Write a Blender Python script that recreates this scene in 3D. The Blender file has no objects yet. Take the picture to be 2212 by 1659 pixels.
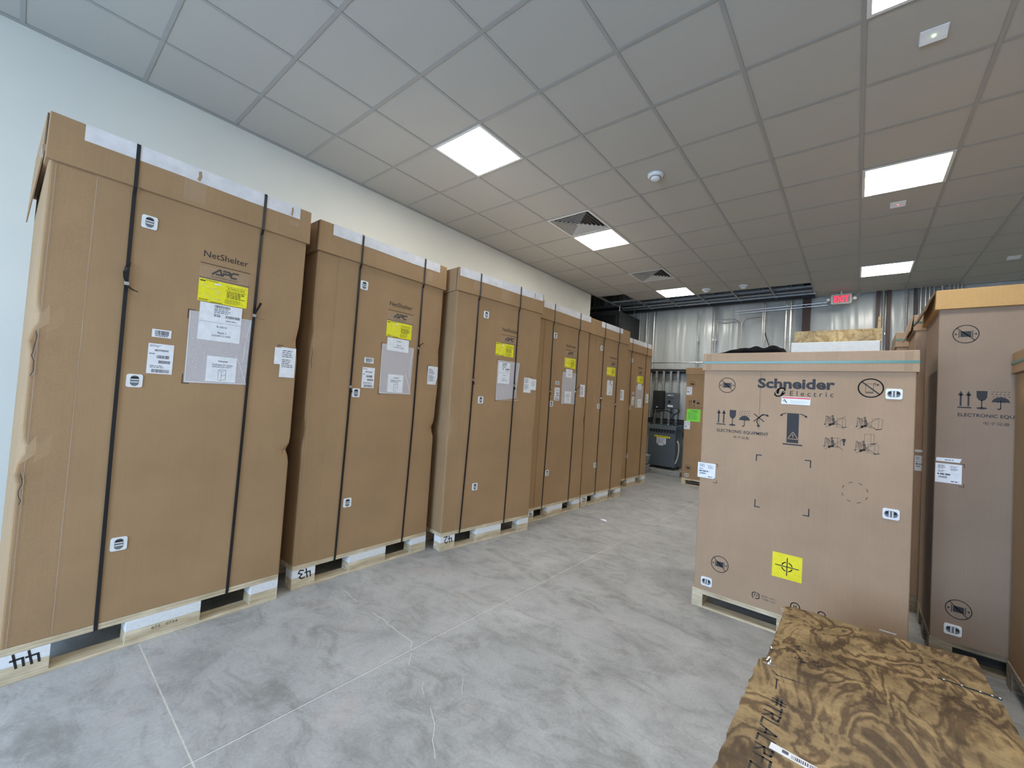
import bpy, math, random
from mathutils import Vector, Matrix
random.seed(7)
SC = bpy.context.scene
COL = SC.collection
PI = math.pi

# ---------------------------------------------------------------- camera
cam_d = bpy.data.cameras.new('camera')
cam_d.sensor_fit = 'HORIZONTAL'; cam_d.sensor_width = 36.0
cam_d.lens = 895.58 / 2212 * 36.0
cam_d.clip_start = 0.02
cam = bpy.data.objects.new('camera', cam_d); COL.objects.link(cam)
Rr = ((0.76819579, 0.63687255, 0.06533443), (0.02873765, 0.06764554, -0.99729546), (-0.63956968, 0.76799573, 0.0336628))
CAM = Vector((3.07591, -2.32095, 1.40))
m = Matrix(((Rr[0][0], -Rr[1][0], -Rr[2][0], CAM.x), (Rr[0][1], -Rr[1][1], -Rr[2][1], CAM.y), (Rr[0][2], -Rr[1][2], -Rr[2][2], CAM.z), (0, 0, 0, 1)))
cam.matrix_world = m
SC.camera = cam

# ---------------------------------------------------------------- world, daylight, exposure
w = bpy.data.worlds.new('world'); SC.world = w; w.use_nodes = True
w.node_tree.nodes['Background'].inputs[0].default_value = (0.55, 0.72, 1.0, 1)
w.node_tree.nodes['Background'].inputs[1].default_value = 0.35
dl = bpy.data.lights.new('storefront_daylight', 'AREA'); dl.shape = 'RECTANGLE'; dl.size = 3.6; dl.size_y = 2.5
dl.energy = 175; dl.color = (0.52, 0.72, 1.0)
dlo = bpy.data.objects.new('storefront_daylight', dl); COL.objects.link(dlo)
dlo.location = (1.6, -6.02, 1.42); dlo.rotation_euler = (math.radians(62), 0, 0)      # -Z turned to +Y
PANEL = 18.0                                                                # LED panel radiance
vs = SC.view_settings
vs.view_transform = 'Standard'; vs.look = 'None'; vs.gamma = 1.0; vs.use_curve_mapping = False
vs.exposure = 1.02
SC.cycles.max_bounces = 8; SC.cycles.diffuse_bounces = 5; SC.cycles.glossy_bounces = 3
SC.cycles.transparent_max_bounces = 8; SC.cycles.transmission_bounces = 3
SC.cycles.sample_clamp_indirect = 4.0
SC.cycles.caustics_reflective = False; SC.cycles.caustics_refractive = False

# ---------------------------------------------------------------- materials
def new_mat(name):
    mt = bpy.data.materials.new(name); mt.use_nodes = True
    nt = mt.node_tree
    return mt, nt, nt.nodes['Principled BSDF']

def L(nt, a, b): nt.links.new(a, b)

def coords(nt, scale=(1, 1, 1)):
    tc = nt.nodes.new('ShaderNodeTexCoord'); mp = nt.nodes.new('ShaderNodeMapping')
    mp.inputs['Scale'].default_value = scale
    L(nt, tc.outputs['Object'], mp.inputs['Vector'])
    return mp.outputs['Vector']

def noise(nt, vec, scale, detail=3, rough=.55, dist=0):
    n = nt.nodes.new('ShaderNodeTexNoise')
    n.inputs['Scale'].default_value = scale; n.inputs['Detail'].default_value = detail
    n.inputs['Roughness'].default_value = rough; n.inputs['Distortion'].default_value = dist
    if vec: L(nt, vec, n.inputs['Vector'])
    return n.outputs['Fac']

def ramp(nt, fac, stops):
    r = nt.nodes.new('ShaderNodeValToRGB'); L(nt, fac, r.inputs['Fac'])
    el = r.color_ramp.elements
    while len(el) < len(stops): el.new(.5)
    for e, (p, c) in zip(el, stops):
        e.position = p; e.color = (c[0], c[1], c[2], 1)
    return r.outputs['Color']

def mix(nt, fac, a, b, mode='MIX'):
    n = nt.nodes.new('ShaderNodeMix'); n.data_type = 'RGBA'; n.blend_type = mode
    if isinstance(fac, float): n.inputs['Factor'].default_value = fac
    else: L(nt, fac, n.inputs['Factor'])
    for s, v in ((6, a), (7, b)):
        if isinstance(v, tuple): n.inputs[s].default_value = (v[0], v[1], v[2], 1)
        else: L(nt, v, n.inputs[s])
    return n.outputs[2]

def bump(nt, p, h, strength, dist=.002):
    b = nt.nodes.new('ShaderNodeBump'); b.inputs['Strength'].default_value = strength; b.inputs['Distance'].default_value = dist
    L(nt, h, b.inputs['Height']); L(nt, b.outputs['Normal'], p.inputs['Normal'])

def sc3(c, k): return tuple(x * k for x in c)

def plain(name, c, rough=.5, metal=0., spec=.5, emit=None, var=.06, vs_=30.):
    mt, nt, p = new_mat(name)
    n = noise(nt, coords(nt), vs_)
    col = ramp(nt, n, [(.3, sc3(c, 1 - var)), (.7, sc3(c, 1 + var))])
    L(nt, col, p.inputs['Base Color'])
    p.inputs['Roughness'].default_value = rough; p.inputs['Metallic'].default_value = metal
    p.inputs['Specular IOR Level'].default_value = spec
    if emit:
        p.inputs['Emission Color'].default_value = (*emit[0], 1); p.inputs['Emission Strength'].default_value = emit[1]
    return mt

def cardboard(name, c, rough=.75):
    mt, nt, p = new_mat(name)
    v1 = coords(nt, (1, 1, 1)); v2 = coords(nt, (130, 130, 2.0)); v3 = coords(nt, (420, 420, 420))
    a = noise(nt, v1, 2.2, 5, .6); b = noise(nt, v2, 1.0, 2); g = noise(nt, v3, 1.0, 1)
    c1 = ramp(nt, a, [(.3, sc3(c, .90)), (.7, sc3(c, 1.08))])
    c2 = ramp(nt, b, [(.25, (.97, .97, .97)), (.75, (1.025, 1.025, 1.025))])
    c3 = ramp(nt, g, [(.3, (.90, .90, .90)), (.7, (1.10, 1.10, 1.10))])
    L(nt, mix(nt, 1.0, mix(nt, 1.0, c1, c2, 'MULTIPLY'), c3, 'MULTIPLY'), p.inputs['Base Color'])
    p.inputs['Roughness'].default_value = rough; p.inputs['Specular IOR Level'].default_value = .25
    bump(nt, p, b, .12, .002)
    return mt

def wood(name, light, dark, sc=(3, 40, 40), rough=.7):
    mt, nt, p = new_mat(name)
    a = noise(nt, coords(nt, sc), 1.0, 5, .65, .4); k = noise(nt, coords(nt), 7.0, 3)
    c1 = ramp(nt, a, [(.32, dark), (.62, light)])
    c2 = ramp(nt, k, [(.3, (.82, .80, .76)), (.65, (1.06, 1.06, 1.06))])
    L(nt, mix(nt, 1.0, c1, c2, 'MULTIPLY'), p.inputs['Base Color'])
    p.inputs['Roughness'].default_value = rough; bump(nt, p, a, .2, .003)
    return mt

def plywood(name, cols, scale=1.0, rough=.55):
    mt, nt, p = new_mat(name)
    v = coords(nt, (4.6 * scale, 2.3 * scale, 4.6 * scale))
    wv = noise(nt, v, 1.3, 5, .50, .7)
    # contour bands of a warped height field give the rotary-cut figure
    ma = nt.nodes.new('ShaderNodeMath'); ma.operation = 'MULTIPLY'; ma.inputs[1].default_value = 50.0; L(nt, wv, ma.inputs[0])
    fine = noise(nt, coords(nt, (95 * scale, 9 * scale, 60 * scale)), 1, 4, .65)
    ad = nt.nodes.new('ShaderNodeMath'); ad.operation = 'MULTIPLY_ADD'; ad.inputs[1].default_value = 2.6; L(nt, fine, ad.inputs[0]); L(nt, ma.outputs[0], ad.inputs[2])
    sn = nt.nodes.new('ShaderNodeMath'); sn.operation = 'SINE'; L(nt, ad.outputs[0], sn.inputs[0])
    mr = nt.nodes.new('ShaderNodeMapRange'); mr.inputs['From Min'].default_value = -1; L(nt, sn.outputs[0], mr.inputs['Value'])
    c1 = ramp(nt, mr.outputs[0], [(.05, cols[0]), (.45, cols[1]), (.85, cols[2])])
    blot = noise(nt, coords(nt), 6.5 * scale, 4, .6)
    c2 = ramp(nt, blot, [(.33, (.42, .38, .34)), (.5, (.82, .80, .78)), (.66, (1.12, 1.10, 1.06))])
    sp = noise(nt, coords(nt), 60, 3)
    c3 = ramp(nt, sp, [(.3, (.80, .78, .75)), (.6, (1.06, 1.06, 1.06))])
    L(nt, mix(nt, 1.0, mix(nt, 1.0, c1, c2, 'MULTIPLY'), c3, 'MULTIPLY'), p.inputs['Base Color'])
    p.inputs['Roughness'].default_value = rough; bump(nt, p, fine, .15, .002)
    return mt

def concrete():
    mt, nt, p = new_mat('polished_concrete')
    v = coords(nt)
    a = noise(nt, v, 1.1, 7, .62, .3); b = noise(nt, v, 4.5, 7, .7, .6); g = noise(nt, v, 70, 4, .7)
    st = noise(nt, coords(nt, (3.2, 6.5, 1)), 1.0, 8, .72, 1.1); rd = noise(nt, v, 2.7, 4, .6)
    c1 = ramp(nt, a, [(.3, (.32, .326, .33)), (.7, (.44, .448, .453))])
    c2 = ramp(nt, b, [(.28, (.70, .70, .69)), (.5, (.98, .98, .98)), (.72, (1.13, 1.13, 1.13))])
    c3 = ramp(nt, g, [(.3, (.88, .88, .88)), (.7, (1.09, 1.09, 1.09))])
    c4 = ramp(nt, st, [(.30, (.66, .65, .62)), (.50, (.96, .96, .955)), (.8, (1.05, 1.05, 1.05))])
    c5 = ramp(nt, rd, [(.58, (1, 1, 1)), (.72, (1.04, .97, .95))])
    x = mix(nt, 1.0, mix(nt, 1.0, c1, c2, 'MULTIPLY'), c3, 'MULTIPLY')
    x = mix(nt, 1.0, mix(nt, 1.0, x, c4, 'MULTIPLY'), c5, 'MULTIPLY')
    L(nt, x, p.inputs['Base Color'])
    rr = nt.nodes.new('ShaderNodeMapRange'); rr.inputs['To Min'].default_value = .38; rr.inputs['To Max'].default_value = .62
    L(nt, b, rr.inputs['Value']); L(nt, rr.outputs[0], p.inputs['Roughness'])
    p.inputs['Specular IOR Level'].default_value = .35
    bump(nt, p, g, .08, .002)
    return mt

def clear_film(name, c, alpha, rough=.12):
    mt, nt, p = new_mat(name)
    n = noise(nt, coords(nt, (40, 40, 60)), 1.0, 2, .5, 1.5)
    p.inputs['Base Color'].default_value = (*c, 1); p.inputs['Alpha'].default_value = alpha
    p.inputs['Roughness'].default_value = rough; p.inputs['Specular IOR Level'].default_value = .8
    bump(nt, p, n, .6, .006)
    return mt

M = dict(
    card=cardboard('kraft_cardboard', (.372, .242, .132)),
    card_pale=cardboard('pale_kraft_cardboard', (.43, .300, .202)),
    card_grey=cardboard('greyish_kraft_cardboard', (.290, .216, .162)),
    card_shaded=cardboard('shaded_kraft_cardboard', (.14, .088, .05)),  # kraft darkened to paint in the shade under a loose flap
    card_orange=cardboard('orange_kraft_cardboard', (.50, .31, .13)),
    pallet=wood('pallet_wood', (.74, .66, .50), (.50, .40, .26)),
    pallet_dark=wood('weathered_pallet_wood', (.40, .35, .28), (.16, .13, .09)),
    foam=plain('white_foam', (.78, .82, .86), .8, vs_=60),
    ply=plywood('weathered_plywood', ((.12, .074, .033), (.225, .150, .068), (.335, .237, .115))),
    ply_pale=plywood('pale_plywood', ((.36, .24, .10), (.46, .33, .15), (.52, .38, .19)), 1.0, .7),
    ply_edge=wood('plywood_edge', (.62, .50, .32), (.36, .26, .14)),
    ink=plain('black_ink', (.018, .018, .022), .6),
    ink_soft=plain('faint_ink', (.085, .065, .055), .7),
    ink_grey=plain('label_print_ink', (.09, .09, .13), .6),
    line_pale=plain('pale_scuff_and_highlight', (.42, .33, .25), .7),  # painted crease highlights, also real scuffs and torn board
    label=plain('white_label_paper', (.80, .83, .88), .45),
    tape_white=plain('white_edge_tape', (.72, .73, .77), .5, vs_=12, var=.10),
    yellow=plain('yellow_sticker', (.86, .80, .02), .4),
    yellow2=plain('yellow_target_paper', (.90, .78, .01), .5),
    green=plain('green_label', (.22, .85, .05), .5),
    red=plain('red_print', (.75, .08, .10), .5),
    film=clear_film('clear_plastic_pouch', (.78, .76, .80), .52, .18),
    film2=clear_film('clear_tape', (.85, .82, .76), .07, .08),
    blister=clear_film('clear_blister', (.95, .92, .25), .35, .08),
    stain=cardboard('faint_tape_stain', (.37, .26, .175)),
    strap=plain('black_strapping', (.012, .012, .014), .35),
    strap_teal=plain('teal_strapping', (.03, .185, .15), .28, spec=.8),
    plastic=plain('white_plastic', (.80, .83, .86), .3),
    dark=plain('dark_recess', (.02, .02, .025), .8),
    grip=plain('grey_grip_recess', (.16, .18, .20), .6),
    steel=plain('galvanised_steel', (.55, .56, .57), .35, .9, vs_=20, var=.12),
    chrome=plain('bright_metal', (.75, .75, .76), .18, 1.0),
    wall=plain('cream_wall_paint', (.74, .745, .685), .6, vs_=3, var=.015),
    tile=None,
    grid=plain('grey_ceiling_grid', (.37, .366, .35), .5, vs_=8, var=.03),
    white_metal=plain('white_painted_metal', (.78, .78, .76), .4),
    vent_paint=plain('off_white_vent_paint', (.52, .50, .46), .45),
    panel=plain('lit_diffuser', (.9, .9, .9), .5, emit=((1.0, .95, .865), PANEL)),
    insul=None,
    rust=plain('red_oxide_steel', (.045, .022, .016), .55),
    black_metal=plain('black_painted_metal', (.012, .013, .014), .4),
    black_matte=plain('black_matte_metal', (.02, .022, .024), .55),
    grey_metal=plain('grey_enclosure_paint', (.10, .125, .145), .4),
    cloth=plain('black_cloth', (.006, .006, .007), 1.0, spec=.05),
    filler=plain('pale_joint_filler', (.70, .70, .67), .8, vs_=40, var=.12),
    crack=plain('pale_crack_line', (.60, .60, .57), .8),
    pad=plain('pad_concrete', (.34, .34, .32), .8, vs_=15, var=.15),
    roof=plain('dark_roof_deck', (.05, .05, .05), .8),
    exit_red=plain('lit_red_letters', (.9, .05, .08), .4, emit=((1.0, .02, .07), .85)),
    exit_face=plain('exit_sign_face', (.30, .25, .22), .4, emit=((1.0, .10, .12), .02)),
    housing=plain('grey_white_housing', (.55, .56, .54), .4),
    led_green=plain('green_indicator', (.4, .9, .2), .4, emit=((.7, 1.0, .35), 2.0)),
    led_red=plain('red_indicator', (.9, .1, .1), .4, emit=((1.0, .12, .10), 1.2)),
    lens=plain('clear_lamp_lens', (.80, .80, .78), .15),
    pale_plastic=plain('pale_grey_plastic', (.42, .44, .46), .5),
    concrete=concrete(),
)
def tile_mat():
    mt, nt, p = new_mat('acoustic_tile')
    a = noise(nt, coords(nt), 240, 4, .75)
    L(nt, ramp(nt, a, [(.3, (.44, .432, .40)), (.7, (.54, .53, .49))]), p.inputs['Base Color'])
    p.inputs['Roughness'].default_value = .9; p.inputs['Specular IOR Level'].default_value = .1
    bump(nt, p, a, .25, .002)
    return mt
M['tile'] = tile_mat()
def insul_mat():
    mt, nt, p = new_mat('white_vinyl_insulation')
    a = noise(nt, coords(nt, (2.0, 2.0, .35)), 2.0, 3, .5, .3); b = noise(nt, coords(nt, (9, 9, .8)), 1.0, 2)
    L(nt, ramp(nt, a, [(.3, (.44, .475, .47)), (.7, (.56, .595, .59))]), p.inputs['Base Color'])
    p.inputs['Roughness'].default_value = .27; p.inputs['Specular IOR Level'].default_value = .6
    bump(nt, p, b, .35, .03)
    return mt
M['insul'] = insul_mat()

# ---------------------------------------------------------------- mesh helpers
class MB:
    def __init__(s): s.v = []; s.f = []
    def add(s, vs_, fs):
        o = len(s.v); s.v += [tuple(x) for x in vs_]; s.f += [tuple(i + o for i in f) for f in fs]; return s
    def box(s, x0, y0, z0, x1, y1, z1):
        return s.add([(x0, y0, z0), (x1, y0, z0), (x1, y1, z0), (x0, y1, z0), (x0, y0, z1), (x1, y0, z1), (x1, y1, z1), (x0, y1, z1)],
                     [(0, 3, 2, 1), (4, 5, 6, 7), (0, 1, 5, 4), (1, 2, 6, 5), (2, 3, 7, 6), (3, 0, 4, 7)])
    def hexa(s, b, t):
        return s.add(list(b) + list(t), [(0, 3, 2, 1), (4, 5, 6, 7), (0, 1, 5, 4), (1, 2, 6, 5), (2, 3, 7, 6), (3, 0, 4, 7)])
    def poly(s, pts, fm, n0=0., n1=None):
        """flat polygon (u,v) laid on a face; with n1 it gets thickness"""
        k = len(pts)
        if n1 is None: return s.add([fm(u, v, n0) for u, v in pts], [tuple(range(k))])
        a = [fm(u, v, n0) for u, v in pts] + [fm(u, v, n1) for u, v in pts]
        return s.add(a, [tuple(range(k))[::-1], tuple(range(k, 2 * k))] + [(i, (i + 1) % k, k + (i + 1) % k, k + i) for i in range(k)])
    def rect(s, u0, v0, u1, v1, fm, n=0.): return s.poly([(u0, v0), (u1, v0), (u1, v1), (u0, v1)], fm, n)
    def stroke(s, pts, wd, fm, n=0., closed=False):
        pts = [Vector(p) for p in pts]
        if closed: pts.append(pts[0])
        for a, b in zip(pts[:-1], pts[1:]):
            d = b - a
            if d.length < 1e-7: continue
            d.normalize(); q = Vector((-d.y, d.x)) * wd / 2; e = d * wd * .45
            s.poly([tuple(p) for p in (a - e - q, b + e - q, b + e + q, a - e + q)], fm, n)
        return s
    def cyl(s, p0, p1, r, n=10, cap=True, r1=None):
        p0, p1 = Vector(p0), Vector(p1); d = (p1 - p0).normalized()
        a = d.orthogonal().normalized(); b = d.cross(a); r1 = r if r1 is None else r1
        vs_ = [p0 + (a * math.cos(2 * PI * i / n) + b * math.sin(2 * PI * i / n)) * r for i in range(n)] + \
              [p1 + (a * math.cos(2 * PI * i / n) + b * math.sin(2 * PI * i / n)) * r1 for i in range(n)]
        fs = [(i, (i + 1) % n, n + (i + 1) % n, n + i) for i in range(n)]
        if cap: fs += [tuple(range(n))[::-1], tuple(range(n, 2 * n))]
        return s.add(vs_, fs)
    def tube(s, pts, r, n=8):
        pts = [Vector(p) for p in pts]; rings = []
        a = None
        for i, p in enumerate(pts):
            d = (pts[min(i + 1, len(pts) - 1)] - pts[max(i - 1, 0)]).normalized()
            a = (d.orthogonal() if a is None else (a - d * a.dot(d))).normalized(); b = d.cross(a)
            rings.append([p + (a * math.cos(2 * PI * k / n) + b * math.sin(2 * PI * k / n)) * r for k in range(n)])
        vs_ = [q for rg in rings for q in rg]; fs = []
        for i in range(len(pts) - 1):
            for k in range(n): fs.append((i * n + k, i * n + (k + 1) % n, (i + 1) * n + (k + 1) % n, (i + 1) * n + k))
        fs += [tuple(range(n))[::-1], tuple(range((len(pts) - 1) * n, len(pts) * n))]
        return s.add(vs_, fs)
    def lathe(s, prof, c, n=20):
        """prof: (r, z) from c downwards/upwards about the z axis"""
        vs_ = [(c[0] + r * math.cos(2 * PI * k / n), c[1] + r * math.sin(2 * PI * k / n), c[2] + z) for r, z in prof for k in range(n)]
        fs = []
        for i in range(len(prof) - 1):
            for k in range(n): fs.append((i * n + k, i * n + (k + 1) % n, (i + 1) * n + (k + 1) % n, (i + 1) * n + k))
        fs += [tuple(range(n))[::-1], tuple(range((len(prof) - 1) * n, len(prof) * n))]
        return s.add(vs_, fs)
    def text(s, txt, box, fm, n=0., bold=0., keep=False, ital=0.):
        vs2, fs = text_geo(txt, bold)
        if not vs2: return s
        xs = [p[0] for p in vs2]; ys = [p[1] for p in vs2]
        x0, x1, y0, y1 = min(xs), max(xs), min(ys), max(ys)
        kx = (box[2] - box[0]) / max(x1 - x0, 1e-6); ky = (box[3] - box[1]) / max(y1 - y0, 1e-6)
        if keep: kx = ky = min(kx, ky)
        ox = (box[0] + box[2]) / 2 - (x0 + x1) / 2 * kx if keep else box[0] - x0 * kx
        oy = box[1] - y0 * ky
        return s.add([fm(ox + x * kx + ital * (y - y0) * ky, oy + y * ky, n) for x, y in vs2], fs)
    def build(s, name, mat, parent=None, smooth=False, bevel=0., seg=2):
        me = bpy.data.meshes.new(name); me.from_pydata(s.v, [], s.f); me.update()
        me.materials.append(M[mat] if isinstance(mat, str) else mat)
        if smooth:
            for p in me.polygons: p.use_smooth = True
        return link(name, me, parent, bevel, seg, smooth)

def link(name, me, parent=None, bevel=0., seg=2, smooth=False):
    o = bpy.data.objects.new(name, me); COL.objects.link(o)
    if parent: o.parent = parent
    if bevel:
        b = o.modifiers.new('bevel', 'BEVEL'); b.width = bevel; b.segments = seg; b.limit_method = 'ANGLE'; b.angle_limit = .6
    return o

_tc = {}
def text_geo(txt, bold):
    k = (txt, bold)
    if k not in _tc:
        cu = bpy.data.curves.new('t', 'FONT'); cu.body = txt; cu.resolution_u = 3; cu.offset = bold; cu.fill_mode = 'FRONT'
        o = bpy.data.objects.new('t', cu); COL.objects.link(o)
        dg = bpy.context.evaluated_depsgraph_get()
        me = bpy.data.meshes.new_from_object(o.evaluated_get(dg))
        _tc[k] = ([(v.co.x, v.co.y) for v in me.vertices], [tuple(p.vertices) for p in me.polygons])
        bpy.data.objects.remove(o); bpy.data.curves.remove(cu); bpy.data.meshes.remove(me)
    return _tc[k]

def thing(name, label, cat, loc=(0, 0, 0), rz=0., group=None):
    o = bpy.data.objects.new(name, None); COL.objects.link(o); o.empty_display_size = .1
    o.location = loc; o.rotation_euler = (0, 0, rz)
    o['label'] = label; o['category'] = cat
    if group: o['group'] = group
    return o
def tag(o, label, cat, group=None):
    o['label'] = label; o['category'] = cat
    if group: o['group'] = group
    return o
def struct(o): o['kind'] = 'structure'; return o
def empty_struct(name):
    o = bpy.data.objects.new(name, None); COL.objects.link(o); o['kind'] = 'structure'; return o
def front(u, v, n): return (u, -n, v)          # face looking to local -Y
def leftf(u, v, n): return (-n, -u, v)         # face looking to local -X (u grows towards -Y)
def arc(cx, cy, rx, ry, a0=0, a1=360, n=24):
    return [(cx + rx * math.cos(math.radians(a0 + (a1 - a0) * i / n)), cy + ry * math.sin(math.radians(a0 + (a1 - a0) * i / n))) for i in range(n + 1)]
def rrect(u0, v0, u1, v1, r, k=4):
    out = []
    for cx, cy, a in ((u1 - r, v1 - r, 0), (u0 + r, v1 - r, 90), (u0 + r, v0 + r, 180), (u1 - r, v0 + r, 270)):
        out += [(cx + r * math.cos(math.radians(a + 90 * i / k)), cy + r * math.sin(math.radians(a + 90 * i / k))) for i in range(k + 1)]
    return out

# ================================================================ ROOM SHELL
H = 3.656; T = .6096
XL, XR, YB, YF = -1.245, 6.75, -6.10, 7.28

fl = MB().box(-3.2, YB - .1, -.15, XR + .1, YF + .1, -.0025).build('floor', 'filler'); struct(fl)
for x0, x1 in ((-3.2, 1.2495), (1.2565, XR + .1)):
    for y0, y1 in ((YB - .1, -1.8135), (-1.8065, YF + .1)):
        MB().box(x0, y0, -.02, x1, y1, 0).build('floor_slab', 'concrete', fl)
def crack(pts, wd):
    mb = MB(); q = []
    rnd = random.Random(len(pts) * 13 + int(pts[0][0] * 100))
    for a, b in zip(pts[:-1], pts[1:]):
        n = max(2, int(math.dist(a, b) / .035))
        for i in range(n): q.append((a[0] + (b[0] - a[0]) * i / n + rnd.uniform(-.006, .006), a[1] + (b[1] - a[1]) * i / n + rnd.uniform(-.006, .006)))
    q.append(pts[-1])
    mb.stroke(q, wd, lambda u, v, n: (u, v, n), .0006)
    mb.build('floor_crack', 'crack', fl)
crack([(1.253, -.842), (1.20, -.80), (1.164, -.802), (.921, -.785), (.772, -.781)], .004)
crack([(.60, -.778), (.511, -.776), (.393, -.768)], .003)
crack([(1.872, -1.193), (1.736, -1.087), (1.66, -1.039)], .003)
crack([(1.619, -.802), (1.695, -.878)], .0025)
crack([(1.506, -.956), (1.568, -1.005)], .0025)
crack([(1.284, -.865), (1.353, -.932)], .003)

wl = MB().box(XL - .12, YB, 0, XL, 5.25, H + .25).build('wall_left', 'wall'); struct(wl)
struct(MB().box(XR, YB, 0, XR + .12, YF + .1, 4.9).build('wall_right', 'wall'))
# rear wall with the storefront opening that lets the daylight in
wr = MB()
wr.box(-3.2, YB - .12, 0, -.4, YB, 4.9); wr.box(3.6, YB - .12, 0, XR + .12, YB, 4.9)
wr.box(-.4, YB - .12, 2.75, 3.6, YB, 4.9); wr.box(-.4, YB - .12, 0, 3.6, YB, .1)
struct(wr.build('wall_rear', 'wall'))
wn = MB()
for x in (-.4, .6, 1.6, 2.6, 3.52): wn.box(x, YB - .09, .1, x + .06, YB - .03, 2.75)
for z in (.1, 2.15, 2.69): wn.box(-.4, YB - .09, z, 3.6, YB - .03, z + .06)
struct(wn.build('window_1', 'black_matte'))
struct(MB().box(-3.25, 5.25, 0, -3.15, YF + .1, 4.9).build('wall_recess', 'wall'))
struct(MB().box(-3.2, 5.16, 0, XL - .12, 5.25, 4.9).build('wall_return', 'wall'))
struct(MB().box(-3.3, YB - .15, 4.9, XR + .15, YF + .15, 5.0).build('roof_deck', 'roof'))

# ---- far wall: vinyl-faced insulation sagging between steel, with everything fixed to it
def far_wall():
    mb = MB(); nx, nz = 330, 26
    rnd = random.Random(3)
    folds = [(rnd.uniform(-3.2, 6.8), rnd.uniform(.015, .05), rnd.uniform(.006, .022), rnd.uniform(-.02, .02)) for _ in range(85)]
    x0, x1 = -3.2, XR + .1
    girts = (1.10, 2.24, 3.55, 4.9)
    vs_ = []
    for j in range(nz + 1):
        z = 4.9 * j / nz
        lo = max([0] + [g for g in girts if g <= z]); hi = min([g for g in girts if g >= z] + [4.9])
        t = 0 if hi - lo < 1e-6 else (z - lo) / (hi - lo)
        bulge = .05 * math.sin(PI * t)
        for i in range(nx + 1):
            x = x0 + (x1 - x0) * i / nx
            y = YF - bulge * (.7 + .3 * math.sin(x * 3.1))
            for c, s_, a, sl in folds:
                d = (x - c - sl * (z - 2.6) - .01 * math.sin(z * 4 + c)) / s_
                if abs(d) < 3: y -= a * math.exp(-d * d) * (.4 + .6 * math.sin(PI * t))
            vs_.append((x, y, z))
    fs = [(j * (nx + 1) + i, j * (nx + 1) + i + 1, (j + 1) * (nx + 1) + i + 1, (j + 1) * (nx + 1) + i) for j in range(nz) for i in range(nx)]
    mb.add(vs_, fs)
    o = mb.build('wall_far', 'insul', smooth=True); struct(o)
    for z in (1.06, 2.20):
        g = MB(); g.box(-1.3, YF - .20, z, 1.6, YF - .02, z + .012); g.box(-1.3, YF - .20, z, 1.6, YF - .185, z + .10); g.box(-1.3, YF - .20, z + .09, 1.6, YF - .02, z + .10)
        g.build('girt', 'black_matte', o)
    MB().box(-1.25, YF - .215, 2.275, .75, YF - .19, 2.30).build('girt_flange', 'steel', o)
    # steel columns (red oxide) and conduits
    MB().box(2.24, YF - .17, 0, 2.36, YF - .02, 4.9).build('steel_column', 'rust', o)
    c = MB(); c.box(3.29, YF - .17, 0, 3.34, YF - .02, 4.9); c.box(3.43, YF - .17, 0, 3.48, YF - .02, 4.9)
    c.build('steel_column', 'rust', o)
    MB().box(3.765, YF - .16, 0, 3.795, YF - .02, 4.9).build('steel_column', 'rust', o)
    yc = YF - .16
    for x, r, z1 in ((-1.0, .010, 4.6), (-.945, .010, 4.6), (-.775, .012, 3.62), (-.60, .017, 4.4), (.37, .013, 3.50), (.67, .012, 4.4), (.725, .019, 4.4), (1.60, .012, 4.4),
                     (1.63, .010, 4.4), (1.985, .013, 4.4), (2.06, .017, 4.4), (3.385, .020, 3.66), (3.655, .011, 3.66), (3.675, .010, 3.66),
                     (3.845, .014, 3.66), (3.90, .014, 3.66), (3.945, .014, 3.66), (3.995, .014, 3.66), (4.09, .022, 3.66), (4.17, .013, 3.66), (4.22, .013, 3.66),
                     (4.262, .013, 3.66), (4.305, .013, 3.66)):
        mb = MB().cyl((x, yc, 0.02 if x > .3 else .9), (x, yc, z1), r, 8)
        for z in (1.9, 2.9):
            if z < z1: mb.box(x - r - .012, yc, z, x + r + .012, yc + .03, z + .03)
        mb.build('conduit', 'steel', o)
    for x0_, x1_ in ((1.17, .75), (1.23, 1.57)):
        s_ = 1 if x1_ > x0_ else -1
        pts = [(x0_, yc - .02, 0.02), (x0_, yc - .02, 3.2)] + [(x0_ + s_ * .12 * (1 - math.cos(a * PI / 12)), yc - .02, 3.2 + .12 * math.sin(a * PI / 12)) for a in range(1, 7)] + [(x1_, yc - .02, 3.325)]
        MB().tube(pts, .013, 8).build('conduit', 'steel', o)
    for z, x0_, x1_ in ((3.50, 1.1, 2.62), (3.45, 1.1, 2.62)):
        MB().tube([(x0_, yc - .05, z - .02), (1.9, yc - .05, z), (x1_, yc - .05, z + .02)], .008, 6).build('conduit', 'steel', o)
    MB().cyl((-1.2, yc - .05, 2.425), (2.2, yc - .05, 2.425), .010, 8).build('conduit', 'steel', o)
    for x, z in ((2.30, 3.49), (2.62, 3.55)):
        MB().box(x - .012, yc - .07, z - .05, x + .012, yc - .045, z + .01).build('conduit_clip', 'chrome', o)
    # closely spaced studs in the recess beyond the left wall
    for x in (-2.9, -2.72, -2.34, -2.22, -2.10, -1.98, -1.82, -1.6):
        MB().box(x, YF - .12, 0, x + .035, YF - .02, 4.9).build('wall_stud', 'steel', o)
    # strut channels behind the electrical gear
    for x, z0, z1 in ((-.455, 1.0, 2.24), (-.295, 1.0, 2.24), (-.135, 1.0, 2.24), (.02, 1.0, 2.24)):
        mb = MB(); mb.box(x - .022, YF - .215, z0, x - .012, YF - .17, z1); mb.box(x + .012, YF - .215, z0, x + .022, YF - .17, z1); mb.box(x - .022, YF - .18, z0, x + .022, YF - .17, z1)
        z = z0 + .05
        while z < z1: mb.box(x - .012, YF - .214, z, x + .012, YF - .209, z + .02); z += .05
        mb.build('strut_channel', 'steel', o)
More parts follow.
